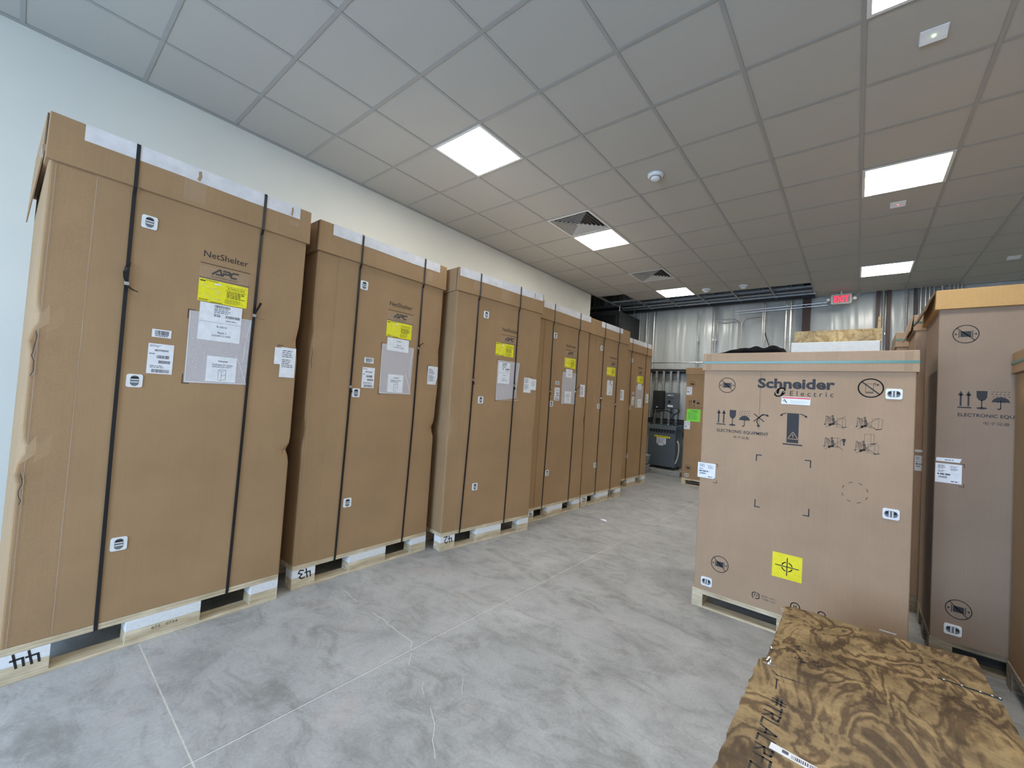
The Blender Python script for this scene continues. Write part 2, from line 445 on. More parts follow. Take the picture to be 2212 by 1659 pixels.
    # long struts and the eave purlins above
    for z, y, h in ((3.64, YF - .45, .03), (3.70, YF - .75, .03), (3.78, YF - .30, .035)):
        MB().box(-2.8, y, z, 2.45, y + .04, z + h).build('strut_channel', 'steel', o)
    MB().box(-3.1, YF - .26, 3.62, 2.43, YF - .23, 3.86).build('eave_beam', 'black_matte', o)
    for y in (5.6, 6.4):
        MB().box(-3.1, y, 4.5, XR, y + .08, 4.72).build('purlin', 'rust', o)
    for x in (-.2, 1.1):
        MB().box(x, 5.4, 4.25, x + .25, YF - .1, 4.5).build('roof_beam', 'rust', o)
    for x in (-2.0, -.9, .35, 1.55): MB().cyl((x, YF - .43, 3.66), (x, YF - .43, 4.9), .006, 6).build('hanger_rod', 'steel', o)
    # stray grey cable hanging across the insulation
    MB().tube([(1.615, YF - .10, 3.10), (1.67, YF - .12, 2.9), (1.75, YF - .12, 2.65), (1.80, YF - .12, 2.50), (1.95, YF - .12, 2.3)], .008, 6).build('loose_cable', 'black_matte', o)
    return o
FW = far_wall()

# ---- suspended ceiling
CE = empty_struct('ceiling')
LIGHTS = [(0, 0), (0, 4), (0, 9), (5, 0), (5, 4), (5, 9), (5, -5), (5, -9)]  # last two panels are out of view, added for their light
DIFF = [(0, 3), (0, 7)]
g = .012
tm = MB().box(g, g, 0, T - g, T - g, .015)
tile_me = bpy.data.meshes.new('ceiling_tile'); tile_me.from_pydata(tm.v, [], tm.f); tile_me.materials.append(M['tile'])
edge = MB().box(.004, g, 0, .026 + .0, T - g, .015)
for i in range(-2, 11):
    for j in range(-10, 12):
        y_end = 9 if i == -2 else (10 if i < 4 else 12)
        if j >= y_end or (i, j) in LIGHTS or (i, j) in DIFF: continue
        if i == 10 and i * T + T > XR: 
            continue
        if i >= 4 and j == 11: continue
        o = link('ceiling_tile', tile_me, CE); o.location = (i * T, j * T, H + .004)
# cut tiles along the far wall and the right wall
cut = MB().box(g, g, 0, T - g, YF - .1 - 11 * T, .015); cme = bpy.data.meshes.new('ceiling_tile_cut'); cme.from_pydata(cut.v, [], cut.f); cme.materials.append(M['tile'])
for i in range(4, 11):
    o = link('ceiling_tile', cme, CE); o.location = (i * T, 11 * T, H + .004)
for i in range(-2, 12):
    x = i * T
    mb = MB(); ye = 7.14
    mb.box(x - .012, -10 * T, H, x + .012, ye, H + .003); mb.box(x - .001, -10 * T, H + .003, x + .001, ye, H + .04)
    mb.build('main_runner', 'grid', CE)
for j in range(-10, 13):
    y = j * T
    xa = -2 * T
    if j <= 11: xb = 11 * T
    if j == 12: continue
    mb = MB(); mb.box(xa, y - .012, H + .0004, xb, y + .012, H + .0032); mb.box(xa, y - .001, H + .003, xb, y + .001, H + .035)
    mb.build('cross_tee', 'grid', CE)
MB().box(XL, YB, H - .002, XL + .022, 5.25, H + .006).build('wall_angle', 'grid', CE)
MB().box(4 * T, YF - .16, H - .001, XR, YF - .10, H + .006).build('wall_angle', 'grid', CE)
MB().box(4 * T - .01, 10 * T, H + .004, 4 * T + .004, YF - .1, H + .02).build('wall_angle', 'grid', CE)

def light(i, j, label, grp='LED ceiling panels'):
    t = thing('ceiling_light', label, 'light', (i * T, j * T, H), 0, grp)
    f_ = MB(); a, b = .010, T - .010; k = .022
    f_.box(a, a, -.004, b, a + k, .02); f_.box(a, b - k, -.004, b, b, .02); f_.box(a, a + k, -.004, a + k, b - k, .02); f_.box(b - k, a + k, -.004, b, b - k, .02)
    f_.box(a, a, .03, b, b, .034)
    f_.build('frame', 'white_metal', t)
    MB().box(a + k, a + k, -.002, b - k, b - k, .008).build('diffuser', 'panel', t)
light(0, 0, 'square LED ceiling panel above the second rack carton, largest in view')
light(0, 4, 'square LED ceiling panel touching the first air diffuser')
light(0, 9, 'square LED ceiling panel at the edge of the missing tiles, beyond the second diffuser')
light(5, 0, 'square LED ceiling panel cut by the top edge of the photo')
light(5, 4, 'square LED ceiling panel just before the ceiling sensor with a red dot')
light(5, 9, 'square LED ceiling panel nearest the exit sign')
light(5, -5, 'unseen LED ceiling panel added for light behind the photographer, right row, nearer one')
light(5, -9, 'unseen LED ceiling panel added for light at the rear wall, right row')

def diffuser(i, j, label):
    t = thing('air_diffuser', label, 'vent', (i * T, j * T, H), 0, 'square ceiling air diffusers')
    c = T / 2
    def ring(a0, z0, a1, z1, th=.0):
        mb = MB(); q = lambda a, z: [(c - a, c - a, z), (c + a, c - a, z), (c + a, c + a, z), (c - a, c + a, z)]
        mb.add(q(a0, z0) + q(a1, z1), [(k, (k + 1) % 4, 4 + (k + 1) % 4, 4 + k) for k in range(4)])
        mb.add(q(a0, z0 + .002) + q(a1, z1 + .002), [(k, 4 + k, 4 + (k + 1) % 4, (k + 1) % 4) for k in range(4)])
        mb.add(q(a0, z0) + q(a0, z0 + .002), [(k, 4 + k, 4 + (k + 1) % 4, (k + 1) % 4) for k in range(4)])
        return mb
    fr = MB(); a = c - .010; b = c - .034
    for x0, y0, x1, y1 in ((c - a, c - a, c + a, c - b), (c - a, c + b, c + a, c + a), (c - a, c - b, c - b, c + b), (c + b, c - b, c + a, c + b)): fr.box(x0, y0, -.003, x1, y1, .004)
    fr.build('frame', 'white_metal', t)
    for a0 in (.262, .222, .182, .142, .102, .062): ring(a0, -.004, a0 - .017, .024).build('louver', 'vent_paint', t)
    MB().hexa([(c - .03, c - .03, -.004), (c + .03, c - .03, -.004), (c + .03, c + .03, -.004), (c - .03, c + .03, -.004)],
              [(c - .005, c - .005, .03), (c + .005, c - .005, .03), (c + .005, c + .005, .03), (c - .005, c + .005, .03)]).build('center_cone', 'vent_paint', t)
    bk = MB(); bk.box(c - .29, c - .29, .10, c + .29, c + .29, .104)
    for s_ in (-1, 1):
        bk.box(c + s_ * .285 - .002, c - .285, .004, c + s_ * .285 + .002, c + .285, .104); bk.box(c - .285, c + s_ * .285 - .002, .004, c + .285, c + s_ * .285 + .002, .104)
    bk.build('duct_box', 'dark', t)
diffuser(0, 3, 'square louvered air diffuser beside the second left ceiling light')
diffuser(0, 7, 'square louvered air diffuser near the missing ceiling tiles')

def detector(x, y, r, label):
    t = thing('smoke_detector', label, 'detector', (x, y, H + .004), 0, 'smoke detectors')
    MB().lathe([(r, 0), (r, -.012), (r * .86, -.026), (r * .80, -.030)], (0, 0, 0), 24).build('base', 'plastic', t, True)
    MB().lathe([(r * .62, -.026), (r * .58, -.044), (r * .42, -.056), (r * .1, -.058)], (0, 0, 0), 24).build('sensor_head', 'plastic', t, True)
    MB().lathe([(r * .70, -.029), (r * .70, -.033)], (0, 0, 0), 24).build('slot', 'grip', t)
detector(1.509, 1.531, .075, 'white round smoke detector in the middle of the ceiling, the large one')
detector(.867, 5.801, .075, 'small far white smoke detector just right of the last left light')
detector(1.476, 5.825, .075, 'far white smoke detector at the edge of the ceiling gap, the right one of two')

def sensor(x, y, label, led):
    t = thing('ceiling_sensor', label, 'sensor', (x, y, H + .004), 0, 'small ceiling plates')
    MB().hexa([(-.058, -.045, -.004), (.058, -.045, -.004), (.058, .045, -.026), (-.058, .045, -.026)],
              [(-.062, -.048, 0), (.062, -.048, 0), (.062, .05, 0), (-.062, .05, 0)]).build('housing', 'plastic', t, bevel=.003)
    if led: MB().cyl((0, .0, -.014), (0, 0, -.021), .007, 10).build('indicator_light', led, t)
sensor(3.358, .93, 'white ceiling plate with a green dot, beside the topmost light', 'led_green')
sensor(3.346, 3.367, 'white ceiling plate with a red dot, behind the right-hand light', 'led_red')
sensor(4.594, 5.865, 'plain white ceiling plate near the far wall above the tall carton', None)

# ---- exit sign
def exit_sign():
    t = thing('exit_sign', 'grey EXIT sign with glowing red letters and two lamp heads below the ceiling edge', 'sign', (2.818, 6.90, 3.52))
    MB().poly(rrect(-.145, -.085, .145, .085, .025), front, -.03, .02).build('housing', 'housing', t)
    MB().poly(rrect(-.115, -.068, .115, .068, .006), front, .02, .022).build('face', 'exit_face', t)
    MB().text('EXIT', (-.103, -.056, .103, .056), front, .0235, .035).build('letters', 'exit_red', t)
    for s_ in (-1, 1):
        mb = MB().cyl((s_ * .145, 0, 0), (s_ * .165, 0, 0), .012, 10).build('lamp_arm', 'housing', t)
        MB().cyl((s_ * .185, .02, 0), (s_ * .185, -.03, -.004), .024, 14, r1=.028).build('lamp_head', 'housing', t)
        MB().cyl((s_ * .185, -.03, -.004), (s_ * .185, -.034, -.004), .021, 14).build('lamp_lens', 'lens', t)
    MB().tube([(.15, 0, .03), (.20, 0, .05), (.26, 0, .09), (.275, 0, .135)], .008, 8).build('conduit', 'steel', t)
    MB().box(-.012, -.01, .085, .012, .01, .137).build('mounting_stem', 'housing', t)
exit_sign()

# ---- black air-handling cabinet high in the far corner
t = thing('air_handler', 'large black cabinet mounted high in the far left corner', 'cabinet', (-2.4, 6.06, 2.2))
MB().box(0, 0, 0, 1.445, 1.12, 1.26).build('body', 'black_matte', t, bevel=.01)
MB().box(.08, -.012, .08, 1.36, 0, 1.18).build('door_panel', 'black_metal', t, bevel=.004)
MB().box(1.445, .06, .08, 1.452, 1.06, 1.18).build('side_panel', 'black_matte', t, bevel=.004)
MB().cyl((.95, -.012, .87), (.95, -.03, .87), .018, 10).build('knob', 'steel', t)
for x in (.1, 1.35):
    for y in (.15, .95): MB().cyl((x, y, 1.26), (x, y, 2.68), .008, 6).build('hanger_rod', 'steel', t)

# ================================================================ CARTONS
def carton_body(W, D, Hb, dents=(), seam=None, r=.012):
    """hollow-looking carton shell: rounded corners, crushed where dents=(corner, z, sigma, amp)"""
    per = []
    def corner(cx, cy, a0, idx):
        for k in range(4):
            a = math.radians(a0 + 30 * k); per.append((cx + r * math.cos(a), cy + r * math.sin(a), idx, 1.0))
    corner(r, r, 180, 0)
    per.append((.045, 0, 0, .35)); per.append((.09, 0, 0, .0))
    if seam:
        per[-1] = (seam - .06, .0, 0, 0.); sgn = 1
        per[:] = [(x, y + (.004 if (x < seam and y < .01) else 0), c, k) for x, y, c, k in per]
        per.append((seam, .004, 0, 0)); per.append((seam + .0006, 0, 0, 0))
    per.append((W * .5, 0, 0, 0)); per.append((W - .09, 0, 1, 0.)); per.append((W - .045, 0, 1, .35))
    corner(W - r, r, 270, 1)
    per.append((W, .06, 1, .4)); per.append((W, .14, 1, 0)); per.append((W, D - .08, 2, 0))
    corner(W - r, D - r, 0, 2)
    per.append((W * .5, D, 2, 0))
    corner(r, D - r, 90, 3)
    per.append((0, D - .08, 3, 0)); per.append((0, .14, 0, 0)); per.append((0, .06, 0, .4))
    nz = 56; n = len(per); mb = MB(); vs_ = []
    for j in range(nz + 1):
        z = Hb * j / nz
        for x, y, c, k in per:
            dx = dy = 0
            for dc, dz, sg, am in dents:
                if dc != c or k == 0: continue
                e = am * math.exp(-((z - dz) / sg) ** 2) * k * (1 + .55 * math.sin(z * 150 + dc))
                dx += e * (1 if c in (0, 3) else -1); dy += e * .6 * (1 if c in (0, 1) else -1)
            vs_.append((x + dx, y + dy, z))
    fs = [(j * n + i, j * n + (i + 1) % n, (j + 1) * n + (i + 1) % n, (j + 1) * n + i) for j in range(nz) for i in range(n)]
    fs += [tuple(range(n))[::-1], tuple(range(nz * n, nz * n + n))]
    return mb.add(vs_, fs)

def lid_mesh(W, D, z0, z1, o, skew=0.):
    mb = MB(); e = .005
    b = [(-o - skew, -o - skew, z0), (W + o + skew, -o - skew, z0), (W + o + skew, D + o, z0), (-o - skew, D + o, z0)]
    tp = [(-o, -o, z1), (W + o, -o, z1), (W + o, D + o, z1), (-o, D + o, z1)]
    mb.hexa(b, tp)
    # flap lines on the two side faces: the front panel wraps round with a visible board edge
    return mb

def insert(parent, u, v, wd=.063, ht=.067, n=0., bars='h'):
    """white plastic hand-hold insert with a rounded grip opening and two bars"""
    p_ = MB().poly(rrect(u, v, u + wd, v + ht, .010), front, n, n + .004).build('hand_grip', 'plastic', parent)
    cx, cy = u + wd / 2, v + ht / 2
    if bars == 'h': a, b = wd * .27, ht * .40
    else: a, b = wd * .40, ht * .30
    k = min(a, b) * .95
    MB().poly(rrect(cx - a, cy - b, cx + a, cy + b, k), front, n + .0042, n + .0046).build('grip_opening', 'grip', p_)
    mb = MB()
    for s_ in (-.25, .25):
        if bars == 'h':
            mb.poly([(cx - a * .9, cy + s_ * b - .0022), (cx + a * .9, cy + s_ * b - .0022), (cx + a * .9, cy + s_ * b + .0022), (cx - a * .9, cy + s_ * b + .0022)], front, n + .0046, n + .0062)
        else:
            mb.poly([(cx + s_ * a - .0022, cy - b * .9), (cx + s_ * a + .0022, cy - b * .9), (cx + s_ * a + .0022, cy + b * .9), (cx + s_ * a - .0022, cy + b * .9)], front, n + .0046, n + .0062)
    mb.build('grip_bars', 'plastic', p_)
    mb = MB()
    if bars == 'h': mb.poly(rrect(cx - a * .85, cy + b * .30, cx + a * .85, cy + b * .78, a * .3), front, n + .0046, n + .0049)
    else:
        for s_ in (-1, 1): mb.poly(rrect(cx + s_ * a * .62 - a * .22, cy - b * .1, cx + s_ * a * .62 + a * .22, cy + b * .72, a * .06), front, n + .0046, n + .0049)
    mb.build('grip_slot', 'dark', p_)
    return p_

def sheet(parent, name, u0, v0, u1, v1, mat='label', n=.0008, th=.0006, cut=0.):
    pts = [(u0, v0), (u1 - cut, v0), (u1, v0 + cut), (u1, v1), (u0, v1)] if cut else [(u0, v0), (u1, v0), (u1, v1), (u0, v1)]
    return MB().poly(pts, front, n, n + th).build(name, mat, parent)

def barcode(mb, u0, v0, u1, v1, n, seed=1, fill=.55):
    rnd = random.Random(seed); x = u0; stp = (u1 - u0) / 46.
    while x < u1:
        wd = stp * rnd.choice((.7, .7, 1.3, 1.9)); mb.rect(x, v0, min(x + wd, u1), v1, front, n); x += wd + stp * rnd.choice((.6, .9, 1.3))

def greek(mb, u0, v0, u1, v1, rows, n, seed=1, weight=.45):
    """rows of tiny unreadable print"""
    rnd = random.Random(seed); h = (v1 - v0) / rows
    for r_ in range(rows):
        y = v1 - (r_ + .75) * h; x = u0; e = u1 - (u1 - u0) * rnd.uniform(0, .35)
        while x < e:
            wd = rnd.uniform(.5, 2.2) * h; mb.rect(x, y, min(x + wd, e), y + h * weight, front, n); x += wd + h * .35

def ribbon(path, wd, th=.0012):
    """strap along a path of (u, y, z) points, width along u"""
    mb = MB(); P = [Vector(p) for p in path]; rows = []
    for i, p in enumerate(P):
        d = (P[min(i + 1, len(P) - 1)] - P[max(i - 1, 0)]).normalized()
        a = Vector((1, 0, 0)); a = (a - d * a.dot(d)).normalized(); b = d.cross(a) * th / 2
        rows.append([p - a * wd / 2 - b, p + a * wd / 2 - b, p + a * wd / 2 + b, p - a * wd / 2 + b])
    vs_ = [q for r_ in rows for q in r_]; fs = []
    for i in range(len(P) - 1):
        for k in range(4): fs.append((4 * i + k, 4 * i + (k + 1) % 4, 4 * i + 4 + (k + 1) % 4, 4 * i + 4 + k))
    fs += [(3, 2, 1, 0), tuple(range(4 * len(P) - 4, 4 * len(P)))]
    return mb.add(vs_, fs)

DIG = {'4': [[(.72, 0), (.72, 1)], [(.12, .98), (.08, .38), (1, .42)]], '3': [[(0, .95), (.5, 1), (.9, .8), (.35, .52), (.95, .3), (.6, 0), (0, .1)]],
       '2': [[(0, .8), (.4, 1), (.85, .85), (.8, .55), (0, .02), (1, .05)]], '1': [[(.4, 0), (.5, 1)]], '0': [[(.5, 1), (.1, .75), (.1, .25), (.5, 0), (.9, .3), (.85, .8), (.5, 1)]],
       '9': [[(.9, .65), (.5, .5), (.1, .7), (.4, 1), (.9, .85), (.9, .65), (.6, 0)]], '5': [[(.9, 1), (.2, 1), (.1, .55), (.6, .62), (.9, .3), (.5, 0), (.05, .1)]],
       '7': [[(0, 1), (.95, 1), (.35, 0)]], '8': [[(.5, .52), (.1, .78), (.5, 1), (.9, .78), (.5, .52), (.05, .25), (.5, 0), (.95, .25), (.5, .52)]], '.': [[(.45, 0), (.5, .05)]],
       '#': [[(.3, 0), (.45, 1)], [(.65, 0), (.8, 1)], [(.05, .35), (1, .38)], [(.1, .68), (1, .7)]], 'T': [[(.5, 0), (.5, 1)], [(0, 1), (1, 1)]],
       'R': [[(.1, 0), (.1, 1)], [(.1, 1), (.8, .95), (.85, .6), (.1, .5), (.95, 0)]], 'L': [[(.15, 1), (.1, 0), (.9, 0)]], 'A': [[(0, 0), (.5, 1), (.95, 0)], [(.2, .38), (.8, .38)]],
       'F': [[(.1, 0), (.1, 1), (.95, 1)], [(.1, .55), (.75, .55)]], '|': [[(.5, 0), (.5, 1)]]}

def pallet(label, W, D, top, loc, rz, number=None, stamp=None, dark=False, white=True, fronts=((0, .158), (.415, .735), (.99, None))):
    t = thing('wooden_pallet', label, 'pallet', loc, rz, 'wooden pallets under cartons')
    wd = 'pallet_dark' if dark else 'pallet'
    k = top / .16
    MB().box(0, 0, top - .016, W, D, top).build('deck_board', wd, t, bevel=.002)
    MB().box(0, 0, top - .031, W, D, top - .0165).build('deck_board', wd, t, bevel=.002)
    db = .10
    for ri, y in enumerate((0, D / 2 - db / 2, D - db)):
        MB().box(0, y, 0, W, y + db, .014 * k).build('bottom_board', wd, t, bevel=.0015)
        MB().box(0, y, .0145 * k, W, y + db * .0 + .0, .0146 * k) if False else None
        for a, b in fronts:
            b = W if b is None else b
            MB().box(a, y, .0145 * k, b, y + db, .027 * k).build('block_shim', wd, t, bevel=.001)
            MB().box(a, y, .0275 * k, b, y + db, .074 * k).build('block', wd, t, bevel=.002)
            MB().box(a, y, .0745 * k, b, y + db, top - .0315).build('cushion_pad', 'foam' if white else wd, t, bevel=.002)
    if number:
        mb = MB(); s_ = .040; x = .125
        for ch in number:                        # written upside down
            for st in DIG[ch]: mb.stroke([(x - px * s_ * .95 + .012 * (py - .5), .128 - .008 - py * s_ * 1.5 + .004) for px, py in st], .0085, front, .0008)
            x -= .046
        mb.build('handwritten_number', 'ink', t)
    if stamp:
        mb = MB().text(stamp, (.52, .052, .63, .066), front, .0008); mb.build('stamp_print', 'ink_soft', t)
    return t

def apc(mb, u0, v0, u1, v1, n):
    wd = (u1 - u0); h = (v1 - v0)
    def S(ox, sx, polys, th=.26):
        for p_ in polys: mb.stroke([(u0 + (ox + x * sx + .06 * y) * wd, v0 + (.13 + y * .74) * h) for x, y in p_], h * th, front, n)
    S(0.02, .34, [[(0, 0), (.52, 1), (.68, 1), (1.0, 0)], [(.42, .06), (.95, .06)]])
    S(.38, .27, [[(.05, 0), (.12, .48)], [(0, 1), (.78, 1), (.95, .85), (.95, .62), (.78, .48), (.12, .48)]])
    S(.68, .26, [[(.98, 1), (.3, 1), (.06, .75), (.06, .25), (.3, 0), (.92, 0)]])

def rack_carton(k, xl, yl, ang, cfg):
    W, D, z0 = cfg.get('W', 1.15), .75, .162
    ZL, ZT = 2.338 - z0, 2.552 - z0
    t = thing('cardboard_carton', cfg['label'], 'box', (xl, yl, z0), ang, 'tall rack cartons along the left wall')
    carton_body(W, D, ZT - .02, cfg['dents'], .155).build('body', 'card', t, smooth=False)
    o = .011
    lid = lid_mesh(W, D, ZL, ZT, o, .003).build('lid', 'card', t, bevel=.004)
    # board edges where the lid's end panels are folded under the front panel
    for x in (-o - .005, W + o + .0005): MB().box(x, .006, ZL + .004, x + .0045, .010, ZT - .008).build('lid_seam', 'ink_soft', lid)
    mb = MB().box(.16, .15, ZT, W - .16, D - .15, ZT + .001); mb.build('lid_top_tape', 'tape_white', lid)
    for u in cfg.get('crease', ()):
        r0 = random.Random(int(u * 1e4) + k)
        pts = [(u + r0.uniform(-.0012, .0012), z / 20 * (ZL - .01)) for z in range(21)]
        MB().stroke(pts, .0022, front, .0006).build('crease_highlight', 'line_pale', t)  # pale stroke paints a highlight along the crease
    for u, za, zb_ in cfg.get('folds', ()):
        r0 = random.Random(int(za * 1e4)); m_ = 9
        pts = [(u + .004 * math.sin(i * 1.1 + za * 9) + r0.uniform(-.0025, .0025), za - z0 + (zb_ - za) * i / m_) for i in range(m_ + 1)]
        MB().stroke(pts, .0028, front, .0010).build('fold_shading', 'ink_soft', t)  # dark stroke paints the shade inside the fold
        MB().stroke([(a + .005, b) for a, b in pts], .0022, front, .0010).build('fold_shading', 'line_pale', t)  # pale stroke beside it paints the fold's lit edge
    s0 = cfg.get('shift', 0.)
    n = o + .0055
    tu0, tu1 = cfg['tape']
    # white tape folded over the lid's top front edge, slightly uneven
    mb = MB()
    pts = [(tu0, ZT - .078), (tu0 + (tu1 - tu0) * .35, ZT - .075), (tu0 + (tu1 - tu0) * .7, ZT - .079), (tu1, ZT - .074), (tu1, ZT - .002), (tu0, ZT - .002)]
    mb.poly(pts, lambda u, v, q: (u, -q - .003 * (ZT - v) / (ZT - ZL), v), o + .0006, o + .0012); mb.box(tu0, -o - .001, ZT - .003, tu1, .06, ZT + .0012)
    tp = mb.build('edge_tape', 'tape_white', lid)
    rnd = random.Random(k)
    for x, wd in cfg.get('scuff', ()):
        MB().poly([(x, ZT - .066), (x + wd * .7, ZT - .070), (x + wd, ZT - .040), (x + wd * .75, ZT - .012), (x + wd * .2, ZT - .020), (x + wd * .3, ZT - .045)], front, o + .0028).build('tape_tear', 'card', lid)
    for u, v, wd, h in cfg.get('clear', ()):
        sh = MB(); nn = 8
        vs_ = [(u + wd * i / nn, -(o + .0065 + rnd.uniform(0, .0025)), v - z0 + h * j / nn) for j in range(nn + 1) for i in range(nn + 1)]
        sh.add(vs_, [(j * (nn + 1) + i, j * (nn + 1) + i + 1, (j + 1) * (nn + 1) + i + 1, (j + 1) * (nn + 1) + i) for j in range(nn) for i in range(nn)])
        sh.build('clear_tape', 'film2', lid, smooth=True)
    # black strapping with crimp clips and loose tails
    for si, (us, clipz, tail) in enumerate(cfg['straps']):
        ut, um, ub = us
        def U(z): return ut + (um - ut) * (ZT - z) / (ZT - (1.15 - z0)) if z > 1.15 - z0 else um + (ub - um) * (1.15 - z0 - z) / (1.15)
        path = [(ub, .30, -.034), (ub, .0, -.034), (ub, -.003, -.030)]
        for z in (0.0, .3, .7, 1.0, 1.3, 1.7, 2.0, ZL - .04): path.append((U(z), -.0035 - .004 * math.sin(PI * z / ZL), z))
        path += [(U(ZL), -o - .0065, ZL - .006), (U(ZL), -o - .0065, ZL + .02), (ut, -o - .004, ZT - .01), (ut, -o - .001, ZT + .002), (ut, .02, ZT + .0035), (ut, D, ZT + .0035)]
        sp = ribbon(path, .0155).build('strap', 'strap', t)
        cz = clipz - z0; cu = U(cz)
        MB().box(cu - .010, -.013, cz - .009, cu + .010, -.005, cz + .009).build('strap_clip', 'chrome', sp, bevel=.001)
        mb = MB()
        if tail == 2:      # slack loop beside the strap, tail lifted to the side
            lp = [(cu - .001, -.010, cz + .012), (cu - .010, -.022, cz + .03), (cu - .013, -.032, cz + .052), (cu - .008, -.030, cz + .075), (cu + .001, -.012, cz + .092), (cu + .003, -.006, cz + .11)]
            mb = ribbon(lp, .014)
            q = ribbon([(cu + .002, -.010, cz - .008), (cu + .010, -.030, cz - .022), (cu + .022, -.050, cz - .034), (cu + .036, -.062, cz - .040)], .013); mb.add(q.v, q.f)
        elif tail == 1:
            q = ribbon([(cu + .001, -.010, cz + .01), (cu + .006, -.022, cz + .03), (cu + .012, -.040, cz + .055), (cu + .018, -.046, cz + .078)], .013); mb.add(q.v, q.f)
            q = ribbon([(cu + .004, -.010, cz - .010), (cu + .024, -.034, cz - .018), (cu + .050, -.050, cz - .020)], .012); mb.add(q.v, q.f)
        elif tail == 3:
            q = ribbon([(cu + .002, -.010, cz + .008), (cu + .004, -.026, cz + .028), (cu + .016, -.040, cz + .042), (cu + .034, -.046, cz + .040)], .011); mb.add(q.v, q.f)
            q = ribbon([(cu - .002, -.008, cz - .008), (cu - .005, -.02, cz - .03), (cu - .004, -.02, cz - .055)], .013); mb.add(q.v, q.f)
        else:
            q = ribbon([(cu, -.010, cz + .008), (cu - .006, -.022, cz + .020), (cu - .012, -.028, cz + .024)], .010); mb.add(q.v, q.f)
            q = ribbon([(cu, -.008, cz - .008), (cu + .004, -.018, cz - .026), (cu + .006, -.018, cz - .044)], .012); mb.add(q.v, q.f)
        mb.build('strap_tail', 'strap', sp)
    # three white hand-hold inserts
    for v in (2.149, 1.329, .505): insert(t, cfg.get('vu', .327), v - z0 - cfg.get('vd', 0))
    # printed brand block
    du, dv = cfg.get('brand', (0, 0)); dv -= z0
    mb = MB(); mb.text('NetShelter', (.600 + du, 2.082 + dv, .822 + du, 2.117 + dv), front, .0008, .002)
    mb.text('TM', (.826 + du, 2.112 + dv, .834 + du, 2.116 + dv), front, .0008); mb.build('wordmark_print', 'ink', t)['kind'] = 'stuff'
    for v in (2.0445, 1.963): MB().rect(.588 + du, v + dv, .838 + du, v + .0035 + dv, front, .0008).build('rule_print', 'ink', t)
    mb = MB(); apc(mb, .646 + du, 1.990 + dv, .775 + du, 2.028 + dv, .0008); mb.text('TM', (.779 + du, 2.022 + dv, .786 + du, 2.026 + dv), front, .0008); mb.build('logo_print', 'ink', t)['kind'] = 'stuff'
    mb = MB(); mb.text('by Schneider Electric', (.644 + du, 1.9735 + dv, .774 + du, 1.984 + dv), front, .0008, .004); mb.build('tagline_print', 'ink', t)['kind'] = 'stuff'
    for u, v, sx, sy in ((.553 + cfg['pu'], 1.772, 1, -1), (.553 + cfg['pu'], 1.364, 1, 1), (1.030, 1.640, 1, -1)):
        MB().stroke([(u, v - z0 + sy * .05), (u, v - z0), (u + sx * .03, v - z0)], .0035, front, .0008).build('corner_mark', 'ink', t)
    if cfg.get('film_on_logo', True):
        sh = MB(); nn = 10
        vs_ = [(.585 + du + .25 * i / nn, -(.0014 + rnd.uniform(0, .0012)), 1.955 + dv + .075 * j / nn) for j in range(nn + 1) for i in range(nn + 1)]
        sh.add(vs_, [(j * (nn + 1) + i, j * (nn + 1) + i + 1, (j + 1) * (nn + 1) + i + 1, (j + 1) * (nn + 1) + i) for j in range(nn) for i in range(nn)])
        sh.build('clear_tape', 'film2', t, smooth=True)
    # yellow tilt indicator
    yu = cfg['yu']; yv = cfg.get('yv', 0) - z0
    ys = sheet(t, 'tilt_indicator', yu, 1.832 + yv, yu + .245, 1.958 + yv, 'yellow')
    mb = MB(); q = .0018
    mb.text('TILTWATCH PLUS', (yu + .138, 1.924 + yv, yu + .228, 1.934 + yv), front, q, .01)
    mb.rect(yu + .130, 1.939 + yv, yu + .240, 1.9405 + yv, front, q); mb.rect(yu + .130, 1.917 + yv, yu + .240, 1.9185 + yv, front, q)
    greek(mb, yu + .137, 1.872 + yv, yu + .238, 1.914 + yv, 5, q, k + 3, .5); greek(mb, yu + .131, 1.840 + yv, yu + .225, 1.868 + yv, 5, q, k + 9, .35)
    mb.text('TILTWATCH PLUS', (yu + .032, 1.948 + yv, yu + .090, 1.955 + yv), front, q, .01); mb.rect(yu + .005, 1.944 + yv, yu + .030, 1.950 + yv, front, q)
    greek(mb, yu + .004, 1.836 + yv, yu + .060, 1.846 + yv, 3, q, k, .5)
    mb.rect(yu + .06, 1.8335 + yv, yu + .118, 1.8365 + yv, front, q)
    mb.build('indicator_print', 'ink', ys)
    mb = MB()
    for bx, bz, br in ((.022, 1.925, .008), (.040, 1.913, .006), (.052, 1.910, .006), (.064, 1.910, .006), (.078, 1.913, .006), (.092, 1.892, .013), (.030, 1.868, .007), (.048, 1.864, .006), (.060, 1.856, .006), (.074, 1.852, .006), (.088, 1.852, .006), (.098, 1.856, .007)):
        mb.poly(arc(yu + bx, bz + yv, br, br, 0, 330, 11), front, q, q + .003)
    mb.build('blister', 'blister', ys)
    MB().rect(yu + .074, 1.935 + yv, yu + .106, 1.944 + yv, front, q + .0008).build('white_tag', 'label', ys)
    # clear pouch with a leaflet
    pn = .0012
